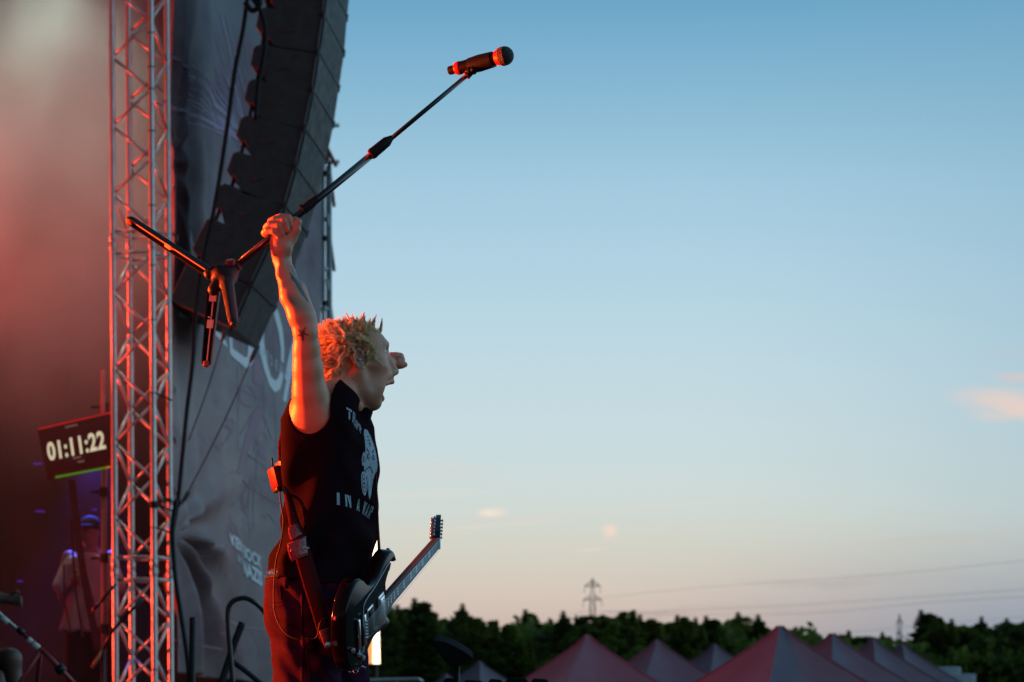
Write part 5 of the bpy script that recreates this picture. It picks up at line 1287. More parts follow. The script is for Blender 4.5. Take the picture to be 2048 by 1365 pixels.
# bald head in a breathing mask: a plain figure of the same size and colours
face([[(-32, -30), (-34, 10), (-30, 50), (-18, 78), (4, 94), (34, 92), (56, 76), (68, 40), (70, 0), (64, -30), (48, -62), (28, -92), (10, -104), (-4, -80), (-20, -50)], ov(-42, 6, 11, 20)], M_print, .0014)
face([ov(-42, -62, 26, 34)], M_print, .0018)
face([ov(-44, -62, 20, 27)], M_print2, .0024)
face([ov(-44, -62, 17, 23)], M_print, .0028)
face([ov(-44 + 9 * math.cos(R(a)), -62 + 13 * math.sin(R(a)), 3.4, 4.6, 10) for a in range(0, 360, 60)] + [ov(-44, -62, 3.4, 4.6, 10)], M_print2, .0034)
face([[(-30, -26), (10, -8), (44, -26), (44, -30), (10, -13), (-30, -31)], ov(-8, 16, 11, 8), ov(36, 16, 11, 8), [(-24, 34), (2, 24), (4, 28), (-22, 40)], [(26, 26), (50, 36), (48, 40), (24, 30)], ov(-42, 6, 4, 10), [(-14, -40), (-8, -40), (8, -84), (4, -86)], [(0, 60), (30, 62), (30, 65), (0, 63)], [(2, 70), (28, 72), (28, 75), (2, 73)], [(16, 44), (26, 54), (18, 60), (10, 52)]], M_print2, .0022)
face([[(x0, y0), (x0 + 11, y0 + 3), (x0 + 11, y0 + 4.4), (x0, y0 + 1.4)] for x0, y0 in ((-28, 50), (-26, 56), (-24, 62), (-22, 68), (-18, 74), (46, 66), (50, 58), (54, 50), (56, 40), (-30, -2), (-29, 4), (52, -6), (54, 2), (-2, -46), (0, -54), (2, -62), (4, -70), (30, -40), (32, -48), (30, -56), (28, -64), (24, -72))], M_print2, .0022)
face([ov(-7, 16, 5, 4, 12), ov(37, 16, 5, 4, 12)], M_print, .0028)

# ---------------------------------------------------------------- trousers, belt
Tr = Solid()
PANTS = [(1132, 560, 730, .162), (1152, 545, 732, .176), (1177, 535, 735, .188), (1214, 535, 735, .192), (1248, 545, 732, .184), (1268, 548, 730, .176)]
Tr.loft(tors(PANTS), FW, RT, 2.3, k=.03)
for s, x0, x1 in ((1, 604, 609), (-1, 668, 676)):
    hip = P(x0 + (16 if s > 0 else -6), 1255, 8) + RT * .01 * s; hip = P(642, 1250, 8) + RT * (.085 * s) + FW * (.000 if s > 0 else -.004)
    knee = hip + Vector((0, 0, -.42)) + RT * (.045 * s) + FW * .015; foot = Vector((knee.x, knee.y, 1.31)) - FW * .03
    Tr.chain([hip, knee, foot], [.105 if s > 0 else .100, .088, .078], .045)
def pants_disp(X):
    px = X[:, 0] / X[:, 1] * FPX + 1024; py = HZ - (X[:, 2] - CZ) / X[:, 1] * FPX
    d = .0050 * np.sin((px * .5 + py) * .09 + 1.3 * np.sin(px * .05)) * smooth01(py, 1190, 1240) + .0035 * np.sin(px * .14 - py * .05 + 1.5 * np.sin(py * .04)) + .0045 * np.sin((py - px * .35) * .17) * np.exp(-((py - 1300) / 30) ** 2)
    d = d * (.35 + .65 * smooth01(px, 545, 575) * (1 - smooth01(px, 705, 735)))
    return d - .004 * np.exp(-((px - 604) / 1.6) ** 2) * (py > 1180) * (X[:, 1] < 8)
M_jeans = mat('dark_jeans_red_tint', (.0280, .0070, .0210), .9, sheen=0, spec=.03, bump=.25, bscale=300, var=.15, vscale=14)  # maroon glow of the stage light is put into the denim colour
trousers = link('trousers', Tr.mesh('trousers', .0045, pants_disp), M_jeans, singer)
tb_ = BVHTree.FromPolygons([v.co.copy() for v in trousers.data.vertices], [tuple(p.vertices) for p in trousers.data.polygons])
def on_surf(tree, px, py, off):
    o_ = Vector((0, 0, CZ)); d_ = (P(px, py, 8) - o_).normalized(); h = tree.ray_cast(o_, d_, 20); return (h[0] + h[1] * off, h[1]) if h[0] is not None else (None, None)
M_leather = mat('black_leather', (.015, .012, .012), .45, bump=.3, bscale=80)
for pts, w in (([(537, 1205), (552, 1206), (572, 1202)], .0012), ([(537, 1213), (552, 1214), (570, 1211)], .0012), ([(604, 1195), (604, 1250), (607, 1300), (612, 1360)], .0014), ([(560, 1172), (562, 1200)], .0012), ([(612, 1292), (618, 1330), (620, 1364)], .0014)):
    q = [on_surf(tb_, p.x, p.y, .0008)[0] for p in catmull([(x, y, 0) for x, y in pts], 5)]; q = [x for x in q if x is not None]
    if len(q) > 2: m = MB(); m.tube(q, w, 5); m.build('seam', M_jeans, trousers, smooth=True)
belt = MB(); tbv = tors([(1143, 549, 730, .174), (1160, 542, 730, .178)]); n = 72
def ell_pt(row, a, g=0.):
    z, cx, cy, A, Bq = row; ca, sa = math.cos(a), math.sin(a); k = (abs(ca) ** 2.3 + abs(sa) ** 2.3) ** (-1 / 2.3)
    return Vector((cx, cy, z)) + FW * (ca * k * (A + g)) + RT * (sa * k * (Bq + g))
vv_ = [ell_pt(row, 2 * math.pi * i / n, .005) for row in tbv[::-1] for i in range(n)]
belt.add(vv_, [(i, (i + 1) % n, n + (i + 1) % n, n + i) for i in range(n)]); bo = belt.build('belt', M_leather, singer, smooth=True); bo.modifiers.new('s', 'SOLIDIFY').thickness = .004
M_stud = mat('stud', (.75, .68, .55), .22, metal=1)
m = MB()
for i in range(0, n):
    _p = ell_pt(tbv[0], 2 * math.pi * (i + .5) / n); a = 2 * math.pi * (i + .5) / n
    if _p.x / _p.y * FPX + 1024 > 612: continue
    for f_ in (.3, .72):
        a0, a1 = a - .034, a + .034; z0, z1 = f_ - .19, f_ + .19
        q = [tuple(ell_pt(tbv[1], x, .0055).lerp(ell_pt(tbv[0], x, .0055), zz)) for x, zz in ((a0, z0), (a1, z0), (a1, z1), (a0, z1))]; tip = ell_pt(tbv[1], a, .0120).lerp(ell_pt(tbv[0], a, .0120), f_)
        m.add(q + [tuple(tip)], [(0, 1, 4), (1, 2, 4), (2, 3, 4), (3, 0, 4)])
st_ = m.build('studs', M_stud, bo); st_['kind'] = 'stuff'
m = MB(); a = on_surf(tb_, 577, 1146, .012)[0]; b = on_surf(tb_, 578, 1176, .010)[0]
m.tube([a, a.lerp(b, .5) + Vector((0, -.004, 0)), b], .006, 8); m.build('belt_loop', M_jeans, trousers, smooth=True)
# boots on the stage floor
for s in (1, -1):
    kn = P(642, 1240, 8) + RT * (.13 * s); f0 = Vector((kn.x - .03, kn.y, 1.28)); Bt = Solid()
    Bt.cone(f0 + Vector((0, 0, .06)), f0 + Vector((0, 0, -.02)), .055, .05, .02).cone(f0 + Vector((0, 0, -.03)) - FW * .02, f0 + FW * .17 + Vector((0, 0, -.045)), .044, .036, .03)
    bm_ = Bt.mesh('boot', .008); v_ = verts(bm_); v_[:, 2] = np.maximum(v_[:, 2], 1.202); set_verts(bm_, v_); link('boot', bm_, M_leather, singer)
# ================================================================== microphone stand held aloft
YH = H0
M_stand = mat('stand_black', (.014, .015, .017), .28, metal=.2, coat=.5); M_stplastic = mat('stand_plastic', (.011, .011, .013), .5, spec=.22, bump=.1, bscale=200)
M_storangelit = mat('stand_grey_orange_lit', (.80, .56, .34), .5); M_foot = mat('stand_foot', (.22, .06, .04), .6)  # ribs and latches: grey plastic with orange stage light put into its colour
HUB = P(452, 549, YH); TOP = P(938, 148, YH + .02); CL = P(770, 290, YH + .012)
root = empty('microphone_stand', HUB); tag(root, 'black microphone stand held high over the head with its three folding legs in the air', 'microphone stand')
ax_ = (TOP - HUB).normalized()
m = MB(); m.tube([HUB, P(752, 303, YH + .01)], .0098, 20); m.build('lower_tube', M_stand, root, smooth=True)
m = MB(); m.tube([P(752, 303, YH + .01), TOP], .0062, 16); m.build('upper_tube', M_stand, root, smooth=True)
a = P(743, 309, YH + .01); m = MB(); L0 = (P(785, 275, YH + .01) - a).length
m.lathe(a, a + ax_, [(0, .010), (0, .0150), (.006, .0158), (.012, .0150), (.03, .0148), (.055, .0140), (L0 - .006, .0085), (L0, .0066), (L0, .006)], 24); clu = m.build('clutch', M_stplastic, root, auto=30)
m = MB(); m.lathe(a - ax_ * .004, a, [(0, .0098), (0, .0142), (.004, .0142), (.004, .0098)], 24); m.build('ring', M_redm, clu)
a = P(597, 430, YH); m = MB(); m.lathe(P(606, 421, YH), P(606, 421, YH) + ax_, [(0, .0098), (0, .0132), (.03, .0132), (.034, .0120), (.05, .0112), (.05, .0098)], 20); m.box(P(603, 413, YH - .006), (.012, .012, .008), bev=.002); m.build('collar', M_stplastic, root, auto=30)
m = MB(); m.lathe(P(468, 537, YH), P(468, 537, YH) + ax_, [(0, .0098), (0, .0160), (.012, .0160), (.016, .0125), (.022, .0120), (.022, .0098)], 24); m.build('collar', M_stplastic, root, auto=30)
# hub: rounded casting with three lugs
Sh = Solid(); Sh.ell(P(448, 549, YH), (.036, .034, .027), Matrix.Rotation(R(20), 3, 'Y'), k=.01).cone(P(465, 540, YH), P(456, 552, YH), .018, .026, .014)
Sh.cone(P(440, 548, YH), P(419, 549, YH), .020, .015, .01).cone(P(440, 560, YH - .01), P(428, 580, YH - .015), .018, .017, .01).cone(P(455, 560, YH - .02), P(453, 572, YH - .03), .020, .020, .01)
link('hub', Sh.mesh('hub', .0025), M_stplastic, root)
m = MB(); k0 = P(462, 534, YH - .008); m.lathe(k0, k0 + Vector((-.10, -.35, .9)), [(0, .007), (.004, .007), (.005, .0125), (.007, .0138), (.017, .0138), (.019, .0120), (.0195, .002)], 22); knob = m.build('knob', mat('knob_red', (.10, .015, .015), .35), root, auto=30)
kd = Vector((-.10, -.35, .9)).normalized(); m = MB(); m.lathe(k0 + kd * .0195, k0 + kd * .0205, [(0, .0090), (.0006, .0090), (.001, .0002)], 20); m.build('badge', mat('badge', (.55, .55, .55), .3, metal=.6), knob)
def uleg(a, b, opn, w0, w1, label=None, blocks=((.45, .10),)):
    a = Vector(a); b = Vector(b); d = (b - a).normalized(); L = (b - a).length; o = (Vector(opn) - Vector(opn).dot(d) * d).normalized(); s_ = d.cross(o)
    N = 9; n = 26; v = []
    for j in range(n + 1):
        t_ = j / n; w = (w0 + (w1 - w0) * t_) / 2; e = 1 if t_ < .93 else math.sqrt(max(.04, 1 - ((t_ - .93) / .07) ** 2)); w *= e
        for lay, sc_ in ((0, 1.0), (1, .78)):
            for i in range(N):
                q = -math.pi / 2 + math.pi * i / (N - 1); x = math.sin(q) * w * sc_; h = math.cos(q) ** .6 if abs(math.cos(q)) > 1e-6 else 0
                v.append(a + d * (t_ * L) + s_ * x - o * (h * w * .95 * sc_) + o * (w * .35 if i in (0, N - 1) else 0))
    M2 = 2 * N; f = []
    for j in range(n):
        for i in range(N - 1):
            f.append((j * M2 + i, j * M2 + i + 1, (j + 1) * M2 + i + 1, (j + 1) * M2 + i)); f.append((j * M2 + N + i + 1, j * M2 + N + i, (j + 1) * M2 + N + i, (j + 1) * M2 + N + i + 1))
        f.append((j * M2 + N, j * M2, (j + 1) * M2, (j + 1) * M2 + N)); f.append((j * M2 + N - 1, j * M2 + M2 - 1, (j + 1) * M2 + M2 - 1, (j + 1) * M2 + N - 1))
    for j in (0, n): f += [(j * M2 + i, j * M2 + i + 1, j * M2 + N + i + 1, j * M2 + N + i) for i in range(N - 1)]
    m = MB(); m.add(v, f); leg = m.build('leg', M_stplastic, root, auto=50)
    m = MB(); Mx = Matrix((s_, d, o)).transposed(); wm = (w0 + w1) / 4
    m.box(a + d * L * .5 - o * wm * .2, (.0035, L * .86, .004), Mx); m.build('rib', M_storangelit, leg)
    for t_, sz in blocks:
        m = MB(); w = (w0 + (w1 - w0) * t_) * .62; m.box(a + d * L * t_ - o * wm * .05, (w, sz * .17, .007), Mx, .001); m.box(a + d * (L * t_ - sz * .13) - o * wm * .02 + s_ * w * .25, (w * .3, .004, .010), Mx); m.build('latch', M_storangelit, leg)
    m = MB(); m.box(a + d * L * .955, (w1 * .72, L * .075, .012), Mx, .004); m.build('rubber_foot', M_foot, leg, auto=40); return leg
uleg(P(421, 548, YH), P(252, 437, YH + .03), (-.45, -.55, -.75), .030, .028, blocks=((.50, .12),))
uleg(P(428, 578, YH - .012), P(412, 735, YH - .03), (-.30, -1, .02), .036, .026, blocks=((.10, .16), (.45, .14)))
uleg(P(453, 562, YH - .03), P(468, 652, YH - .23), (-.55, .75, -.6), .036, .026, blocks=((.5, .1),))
# clip and microphone
mc = P(958, 128, YH + .02); md = (P(1012, 110, YH - .03) - P(905, 140, YH + .06)).normalized(); up_ = Vector((-md.z, 0, md.x)).normalized()
m = MB(); c0 = P(944, 131, YH + .03); m.lathe(c0 - md * .006, c0 + md * .070, [(0, .0190), (0, .0215), (.012, .0220), (.03, .0232), (.074, .0215), (.074, .0195)], 24); clip = m.build('clip', M_stplastic, root, auto=30)
m = MB(); jb = P(943, 141, YH + .02); m.tube([TOP - ax_ * .006, jb + Vector((.004, 0, .006))], [.0105, .0125], 18); m.tube([jb + Vector((.006, -.014, .0)), jb + Vector((.006, .014, .0))], .009, 14); m.build('swivel', M_stplastic, clip, smooth=True)
m = MB(); m.tube([TOP - ax_ * .010, TOP - ax_ * .006], .0115, 18); m.build('ring', M_redm, clip)
M_mic = mat('mic_body', (.008, .006, .007), .5, spec=.12); M_redband = mat('red_band', (.72, .022, .018), .45); M_mesh = mat('mic_grille', (.050, .036, .038), .45, metal=.4, bump=.9, bscale=700)
tail = P(898, 142, YH + .065); tip = P(1025, 108, YH - .04); md = (tip - tail).normalized(); Lm = (tip - tail).length
root = empty('microphone', tail); tag(root, 'black wireless microphone with a red tail band and red ring below its ball grille', 'microphone')
m = MB(); m.lathe(tail, tip, [(0, .0095), (.001, .0112), (.004, .0120), (.024, .0125), (.026, .0165), (.045, .0172), (.060, .0176), (Lm - .052, .0182), (Lm - .048, .0170)], 28); m.build('handle', M_mic, root, auto=30)
m = MB(); m.lathe(tail + md * .0235, tip, [(0, .0126), (.0005, .0168), (.004, .0182), (.013, .0184), (.0165, .0176), (.0165, .0170)], 28); m.build('band', M_redband, root, auto=30)
m = MB(); m.lathe(tail + md * (Lm - .0505), tip, [(0, .0176), (.0005, .0200), (.006, .0216), (.014, .0245), (.0165, .0250), (.0165, .023)], 28); m.build('ring', M_redband, root, auto=30)
cb = tail + md * (Lm - .0255); m = MB(); m.lathe(cb - md * .0105, tip, [(0, .0225), (.0004, .0252), (.0035, .0262), (.006, .0258)] + [(.0105 + .0255 * math.sin(a), .0258 * math.cos(a) + .0001) for a in [R(q) for q in range(-8, 91, 7)]], 32); m.build('grille', M_mesh, root, smooth=True)
for q in range(0, 360, 30):
    a = R(q); x_, y_v, _ = MB().frame(md); p_ = tail + md * (Lm - .0415) + (x_ * math.cos(a) + y_v * math.sin(a)) * .0232
    if q % 60 == 0: m = MB(); m.box(p_, (.003, .003, .0012)); m.build('screw', M_mic, root)

# ================================================================== electric guitar slung at the hip
gd = Vector((.300, .850, .430)).normalized(); gw = Vector((-.13, -.40, .905)); gw = (gw - gw.dot(gd) * gd).normalized(); gn = gd.cross(gw).normalized(); _q = Matrix.Rotation(R(7), 3, gd); _q = _q if (_q @ gn).z < gn.z else Matrix.Rotation(R(-7), 3, gd); gw = _q @ gw; gn = _q @ gn
GO = P(727, 1237, 7.845)
def Gt(u, v, n=0.): return GO + gd * u + gw * (v * .93) + gn * n
guitar = empty('electric_guitar', GO); tag(guitar, 'glossy black electric guitar slung at the hip with its neck pointing up and away', 'electric guitar')
OUT = [(-.215, .01), (-.212, .075), (-.185, .130), (-.140, .165), (-.092, .178), (-.045, .160), (-.008, .128), (.030, .112), (.070, .112), (.108, .126), (.150, .146), (.190, .154), (.222, .144), (.243, .118), (.244, .098), (.232, .100), (.214, .112), (.188, .112), (.162, .092), (.143, .060), (.133, .030), (.132, -.028), (.136, -.040), (.148, -.056), (.162, -.068), (.168, -.082), (.156, -.092), (.126, -.092), (.086, -.082), (.045, -.076), (.005, -.080), (-.040, -.098), (-.088, -.114), (-.135, -.112), (-.178, -.092), (-.205, -.052)]
def closed_spline(pts, n):
    k = len(pts); o = []
    for i in range(k):
        a, b, c, d = [Vector(pts[(i + j - 1) % k]) for j in range(4)]
        for j in range(n): t_ = j / n; o.append(.5 * ((2 * b) + (c - a) * t_ + (2 * a - 5 * b + 4 * c - d) * t_ * t_ + (3 * b - a - 3 * c + d) * t_ ** 3))
    return o
OUT = [(a * .91 - .004, b * .93) for a, b in OUT]; ol = closed_spline(OUT, 4); K_ = len(ol)
nr = []
for i in range(K_):
    tg = (ol[(i + 1) % K_] - ol[i - 1]).normalized(); nr.append(Vector((tg.y, -tg.x)))
if sum((ol[i] + nr[i] * .01).length - ol[i].length for i in range(K_)) < 0: nr = [-q for q in nr]
prof = [(.008, -.021), (.005, -.0205), (.002, -.0180), (0, -.013), (0, .012), (.0010, .0165), (.0032, .0200), (.0060, .0218), (.0085, .0225)]
v = []; f = []
for ins, h in prof: v += [Gt(*(ol[i] - nr[i] * ins), h) for i in range(K_)]
for j in range(len(prof) - 1): f += [(j * K_ + i, j * K_ + (i + 1) % K_, (j + 1) * K_ + (i + 1) % K_, (j + 1) * K_ + i) for i in range(K_)]
f += [tuple(range(K_)), tuple((len(prof) - 1) * K_ + i for i in range(K_))]
M_gtr = mat('guitar_lacquer', (.005, .0035, .004), .12, coat=.03, spec=.12)
M_chrome = mat('chrome', (.62, .66, .68), .16, metal=1); M_ebony = mat('fretboard_wood', (.035, .026, .022), .5, var=.2, vscale=40); M_pg = mat('pickguard', (.005, .005, .006), .2, spec=.06); M_bind = mat('binding', (.42, .46, .48), .4)
from mathutils.geometry import tessellate_polygon
f = f[:-2]
for j in (0, len(prof) - 1):
    for t3 in tessellate_polygon([[Vector((*(ol[i] - nr[i] * prof[j][0]), 0)) for i in range(K_)]]): f.append(tuple(j * K_ + q for q in t3))
m = MB(); m.add(v, f); gb = m.build('body', M_gtr, guitar, auto=35)
PGO = [(.118, .060), (.150, .090), (.165, .108), (.140, .112), (.105, .104), (.060, .094), (.018, .086), (-.020, .082), (-.058, .068), (-.062, .030), (-.055, .0), (.02, -.0), (.118, .0)]
pg_ = closed_spline(PGO, 3); m = MB(); m.prism([Gt(p.x, p.y, .0224) for p in pg_], gn * .0016); m.build('pickguard', M_pg, guitar)
m = MB(); e_ = closed_spline(PGO, 3); e_ = e_[3:28]; m.tube([Gt(p.x, p.y, .0245) for p in e_], .0013, 6); m.build('binding', M_bind, guitar, smooth=True)
Mg = Matrix((gd, gw, gn)).transposed()
for u in (.075, -.012):
    m = MB(); m.box(Gt(u, 0, .0265), (.036, .072, .009), Mg, .002); pk = m.build('pickup', M_chrome if u > 0 else M_pg, guitar, auto=40)
    m = MB(); m.box(Gt(u, 0, .0250), (.044, .086, .004), Mg, .001); m.build('surround', M_chrome, pk, auto=40)
    for i in range(6): m = MB(); m.lathe(Gt(u + .008, -.026 + i * .0104, .031), Gt(u + .008, -.026 + i * .0104, .04), [(0, .0022), (.0012, .0022), (.0014, .0004)], 8); m.build('pole', M_chrome, pk)
m = MB(); m.box(Gt(-.072, 0, .0285), (.016, .092, .011), Mg, .002); br = m.build('bridge', M_chrome, guitar, auto=40)
for i in range(6): m = MB(); m.box(Gt(-.070, -.026 + i * .0104, .0345), (.011, .0062, .005), Mg, .001); m.build('saddle', M_chrome, br)
m = MB(); m.box(Gt(-.112, 0, .0275), (.014, .096, .010), Mg, .003); m.build('tailpiece', M_chrome, guitar, auto=40)
for u, v_ in ((-.125, -.055), (-.092, -.082), (-.165, -.022)):
    m = MB(); m.lathe(Gt(u, v_, .022), Gt(u, v_, .05), [(0, .0075), (.002, .0085), (.010, .0072), (.012, .0065), (.0125, .0005)], 20); m.build('control_knob', M_chrome if v_ < 0 else M_pg, guitar, auto=40)
for u, v_ in ((-.200, .018), (.214, .115)):
    dr = Vector((-1, 0)) if u < 0 else Vector((.7, .5)); a = Gt(u, v_, -.002); b = a + (gd * dr.x + gw * dr.y).normalized() * .013; m = MB(); m.lathe(a, b, [(0, .004), (.009, .0035), (.010, .0075), (.013, .0075), (.0135, .001)], 14); m.build('strap_button', M_chrome, guitar, auto=40)
# neck and fretboard
NU = .558
def nk(u): return .0222 + (.0168 - .0222) * (u - .06) / (NU - .06)
v = []; f = []; n = 12; J = 16
for j in range(J + 1):
    u = .075 + (NU + .012 - .075) * j / J; w = nk(u)
    for i in range(n): a = math.pi * i / (n - 1); v.append(Gt(u, math.cos(a) * w, .0225 - math.sin(a) ** .8 * (.0215 if u > .16 else .022)))
for j in range(J): f += [(j * n + i, j * n + i + 1, (j + 1) * n + i + 1, (j + 1) * n + i) for i in range(n - 1)]; f.append((j * n + n - 1, j * n, (j + 1) * n, (j + 1) * n + n - 1))
f += [tuple(range(n)), tuple(J * n + i for i in range(n))]
m = MB(); m.add(v, f); neck = m.build('neck', mat('neck_wood', (.03, .014, .009), .45, coat=0, var=.15, vscale=20), guitar, auto=40)
m = MB(); m.prism([Gt(.060, -nk(.06), .0235), Gt(NU, -nk(NU), .0235), Gt(NU, nk(NU), .0235), Gt(.060, nk(.06), .0235)], gn * .0055); fb = m.build('fretboard', M_ebony, neck)
m = MB(); m.prism([Gt(.060, nk(.06) - .0, .0236), Gt(NU, nk(NU), .0236), Gt(NU, nk(NU) + .0016, .0236), Gt(.060, nk(.06) + .0016, .0236)], gn * .0056); m.build('binding', mat('neck_binding', (.20, .11, .085), .5), neck)
SCL = NU + .070
for i in range(1, 23):
    u = NU - SCL * (1 - 2 ** (-i / 12)); m = MB(); m.tube([Gt(u, -nk(u), .0294), Gt(u, nk(u), .0294)], .0010, 6); m.build('fret', M_chrome, neck)
for i in (3, 5, 7, 9, 12, 15, 17, 19, 21):
    u0 = NU - SCL * (1 - 2 ** (-(i - 1) / 12)); u1 = NU - SCL * (1 - 2 ** (-i / 12)); uc = (u0 + u1) / 2; hw_ = (u0 - u1) * .33; m = MB()
    m.box(Gt(uc, 0, .0291), (hw_ * 1.6, nk(uc) * 1.15, .0006), Mg); m.build('inlay', M_bind, neck)
m = MB(); m.box(Gt(NU + .002, 0, .0275), (.005, nk(NU) * 2, .010), Mg, .001); m.build('nut', M_bind, neck)
# headstock tilted back, six in line
hd = (gd * math.cos(R(17)) - gn * math.sin(R(17))).normalized(); hn_ = gw.cross(hd).normalized(); hn_ = hn_ if hn_.dot(gn) > 0 else -hn_
HB0 = Gt(NU + .004, 0, .0235)
def Hs(u, v, n=0.): return HB0 + hd * u * .92 + gw * v * .72 + hn_ * n * .55
hp_ = [(0, -.021), (.012, -.026), (.04, -.034), (.150, -.020), (.182, -.004), (.190, .018), (.176, .034), (.150, .036), (.05, .030), (.015, .024), (0, .021)]
m = MB(); m.prism([Hs(a, b, -.015) for a, b in hp_], hn_ * .015); hs = m.build('headstock', M_gtr, guitar)
for i in range(6):
    u = .028 + i * .0245; v_ = .010 + i * .0022; m = MB(); m.lathe(Hs(u, v_, 0), Hs(u, v_, .05), [(0, .0050), (.002, .0050), (.0025, .0028), (.010, .0026), (.011, .0038), (.0135, .0038), (.014, .0005)], 12); pg2 = m.build('tuning_peg', M_chrome, guitar, auto=40)
    m = MB(); m.box(Hs(u, v_ + .004, -.020), (.017, .020, .010), Matrix((hd, gw, hn_)).transposed(), .004); m.lathe(Hs(u, v_ + .004, -.026), Hs(u, v_ + .004, -.06), [(0, .005), (.002, .004), (.003, .007), (.007, .0075), (.009, .005), (.0095, .0005)], 12); m.build('machine_head', M_chrome, pg2, auto=40)
    ys = -.0165 + i * .0066; yb = -.026 + i * .0104; u_p = .028 + (5 - i if False else i) * .0245
    m = MB(); m.tube([Gt(-.070, yb, .0372), Gt(NU + .002, ys, .0335), Hs(u, v_ - .002, .009)], .00045 + .00012 * i, 5); m.build('string', M_chrome, guitar, smooth=True)

# ---- strap: wide black webbing, two shiny tape patches, both tinted with red stage light
M_web = mat('webbing', (.055, .007, .008), .85, spec=.06, bump=.5, bscale=500)
SEC = [(641, 1284, 667, 1292, 7.725), (630, 1248, 662, 1252, 7.735), (617, 1205, 650, 1203, 7.75), (603, 1160, 636, 1155, 7.765), (591, 1116, 622, 1106, 7.775), (583, 1080, 609, 1068, 7.780), (578, 1050, 598, 1040, 7.800), (572, 1018, 588, 1008, 7.83), (566, 985, 578, 978, 7.875), (560, 950, 570, 945, 7.93), (556, 915, 566, 912, 8.0), (560, 870, 572, 868, 8.10), (590, 825, 612, 822, 8.22), (650, 790, 672, 776, 8.26)]
SEC2 = [(650, 790, 672, 776, 8.26), (700, 778, 714, 790, 8.22), (728, 820, 732, 842, 8.14), (744, 870, 747, 880, 8.08), (750, 930, 752.5, 934, 8.03), (751.5, 985, 754.5, 986, 8.00), (753.5, 1045, 757, 1046, 7.99), (756, 1104, 761, 1106, 7.975)]
def ribbon(name, secs, mt, parent, thick=.0025, up=5, mesh_only=False):
    A_ = catmull([P(a, b, Y) for a, b, c, d, Y in secs], up); B2 = catmull([P(c, d, Y + .012) for a, b, c, d, Y in secs], up); m_ = MB(); k = len(A_)
    v = []
    for a, b in zip(A_, B2): v += [a, a.lerp(b, .5) + Vector((0, -.002, 0)), b]
    m_.add(v, [(3 * i + j, 3 * i + j + 1, 3 * i + 4 + j, 3 * i + 3 + j) for i in range(k - 1) for j in (0, 1)]); o = m_.build(name, mt, parent, smooth=True); md_ = o.modifiers.new('s', 'SOLIDIFY'); md_.thickness = thick; md_.offset = 0; return o
strapo = ribbon('strap', SEC, M_web, guitar); ribbon('strap', SEC2, M_web, guitar)
M_ducttape = mat('shiny_tape', (.24, .014, .012), .25, metal=.0, bump=1.0, bscale=160, coat=.5)
ribbon('tape_patch', [(574, 1088, 612, 1073, 7.768), (576, 1104, 612, 1088, 7.765), (583, 1124, 616, 1110, 7.766)], M_ducttape, strapo, .004, 3)
ribbon('tape_patch', [(576, 1055, 594, 1046, 7.788), (577, 1068, 598, 1055, 7.783), (582, 1083, 604, 1068, 7.778)], M_ducttape, strapo, .004, 3)
ribbon('end_tab', [(638, 1262, 660, 1254, 7.722), (645, 1284, 664, 1276, 7.72), (652, 1297, 668, 1290, 7.72)], mat('leather_tab', (.10, .02, .02), .45, bump=.4, bscale=100), strapo, .004, 3)
m = MB(); c = P(656, 1290, 7.715); m.lathe(c + Vector((0, .004, 0)), c + Vector((0, -.01, 0)), [(0, .003), (.002, .0085), (.005, .0075), (.006, .001)], 12); m.build('rivet', M_chrome, strapo)
for x, y in ((609, 1096), (616, 1097)): m = MB(); c = P(x, y, 7.765); m.lathe(c, c + Vector((0, -.01, 0)), [(0, .004), (.003, .0035), (.004, .0005)], 10); m.build('rivet', M_chrome, strapo)
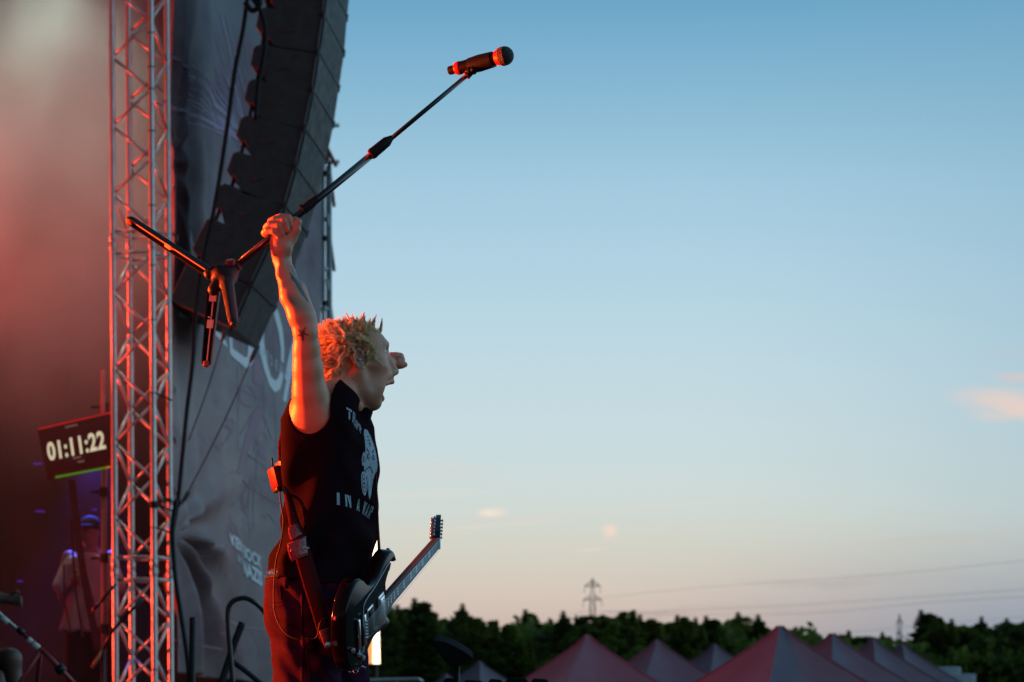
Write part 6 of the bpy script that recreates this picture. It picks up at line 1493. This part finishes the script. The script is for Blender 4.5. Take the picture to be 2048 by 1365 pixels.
# wireless pack on the strap and its lead
M_pack = mat('pack_shell', (.11, .004, .016), .5, spec=.15); root = empty('wireless_pack', P(556, 955, 7.93)); tag(root, 'small red lit wireless pack clipped to the guitar strap at the back', 'transmitter')  # shell colour holds the crimson of the stage light
rm = Matrix.Rotation(R(-14), 3, 'Y') @ Matrix.Rotation(R(24), 3, 'Z'); c = P(553, 956, 7.92); m = MB(); m.box(c, (.027, .058, .060), rm, .005); bx = m.build('case', M_pack, root, auto=35)
m = MB(); m.box(c + rm @ Vector((.019, 0, .004)), (.012, .05, .078), rm, .003); m.build('pouch', M_leather, root, auto=35)
m = MB(); m.box(c + rm @ Vector((-.003, -.002, -.034)), (.024, .040, .012), rm, .003); m.build('end_cap', M_mic, bx, auto=35)
m = MB(); m.tube([c + rm @ Vector((0, .01, .03)), c + rm @ Vector((.006, .012, .058))], .0022, 8); m.build('antenna', M_mic, bx, smooth=True)
m = MB(); m.prism([P(562, 975, 7.87), P(571, 968, 7.87), P(580, 1010, 7.87), P(574, 1002, 7.87)], (0, .006, 0)); m.build('flap', M_leather, root)
m = MB(); m.tube([P(x.x, x.y, x.z) for x in catmull([(559, 982, 7.88), (562, 1010, 7.87), (567, 1045, 7.86), (562, 1085, 7.84), (552, 1125, 7.83), (548, 1175, 7.82), (548, 1215, 7.81), (556, 1245, 7.79), (572, 1268, 7.77), (592, 1278, 7.755), (616, 1279, 7.745), (632, 1276, 7.74), (637, 1262, 7.73), (640, 1247, 7.725), (650, 1238, 7.73), (661, 1243, 7.745), (667, 1262, 7.765)], 6)], .0021, 8)
tag(m.build('guitar_lead', M_rubber, smooth=True), 'thin cable looping from the wireless pack past the hip to the guitar', 'cable')
# keys and snap hooks hanging below the guitar
root = empty('key_bunch', P(715, 1300, 7.80)); tag(root, 'bunch of shiny keys and snap hooks hanging below the guitar body', 'keys'); rk = random.Random(4)
m = MB(); m.tube([P(x, y, 7.80) for x, y in ((727, 1268), (728, 1290), (726, 1306))], .003, 6); m.build('cord', M_bind, root, smooth=True)
for i, (x, y) in enumerate(((702, 1306), (712, 1296), (708, 1320), (716, 1313), (720, 1336), (711, 1343), (704, 1332), (721, 1302), (718, 1325), (699, 1318))):
    c = P(x, y, 7.79 + .01 * (i % 3)); a = rk.uniform(0, 3.1); q1 = Vector((math.cos(a), rk.uniform(-.5, .5), math.sin(a))).normalized(); q2 = q1.cross(Vector((0, 1, 0))).normalized(); rr_ = rk.uniform(.005, .0075)
    m = MB(); m.tube([c + q1 * math.cos(t_) * rr_ + q2 * math.sin(t_) * rr_ * .7 for t_ in [2 * math.pi * j / 14 for j in range(15)]], .0012, 6)
    m.box(c + q1 * .013 - Vector((0, 0, .004)), (.013, .0016, .0055), Matrix.Rotation(a, 3, 'Y'), .0006); m.build('key', M_chrome, root, auto=40)
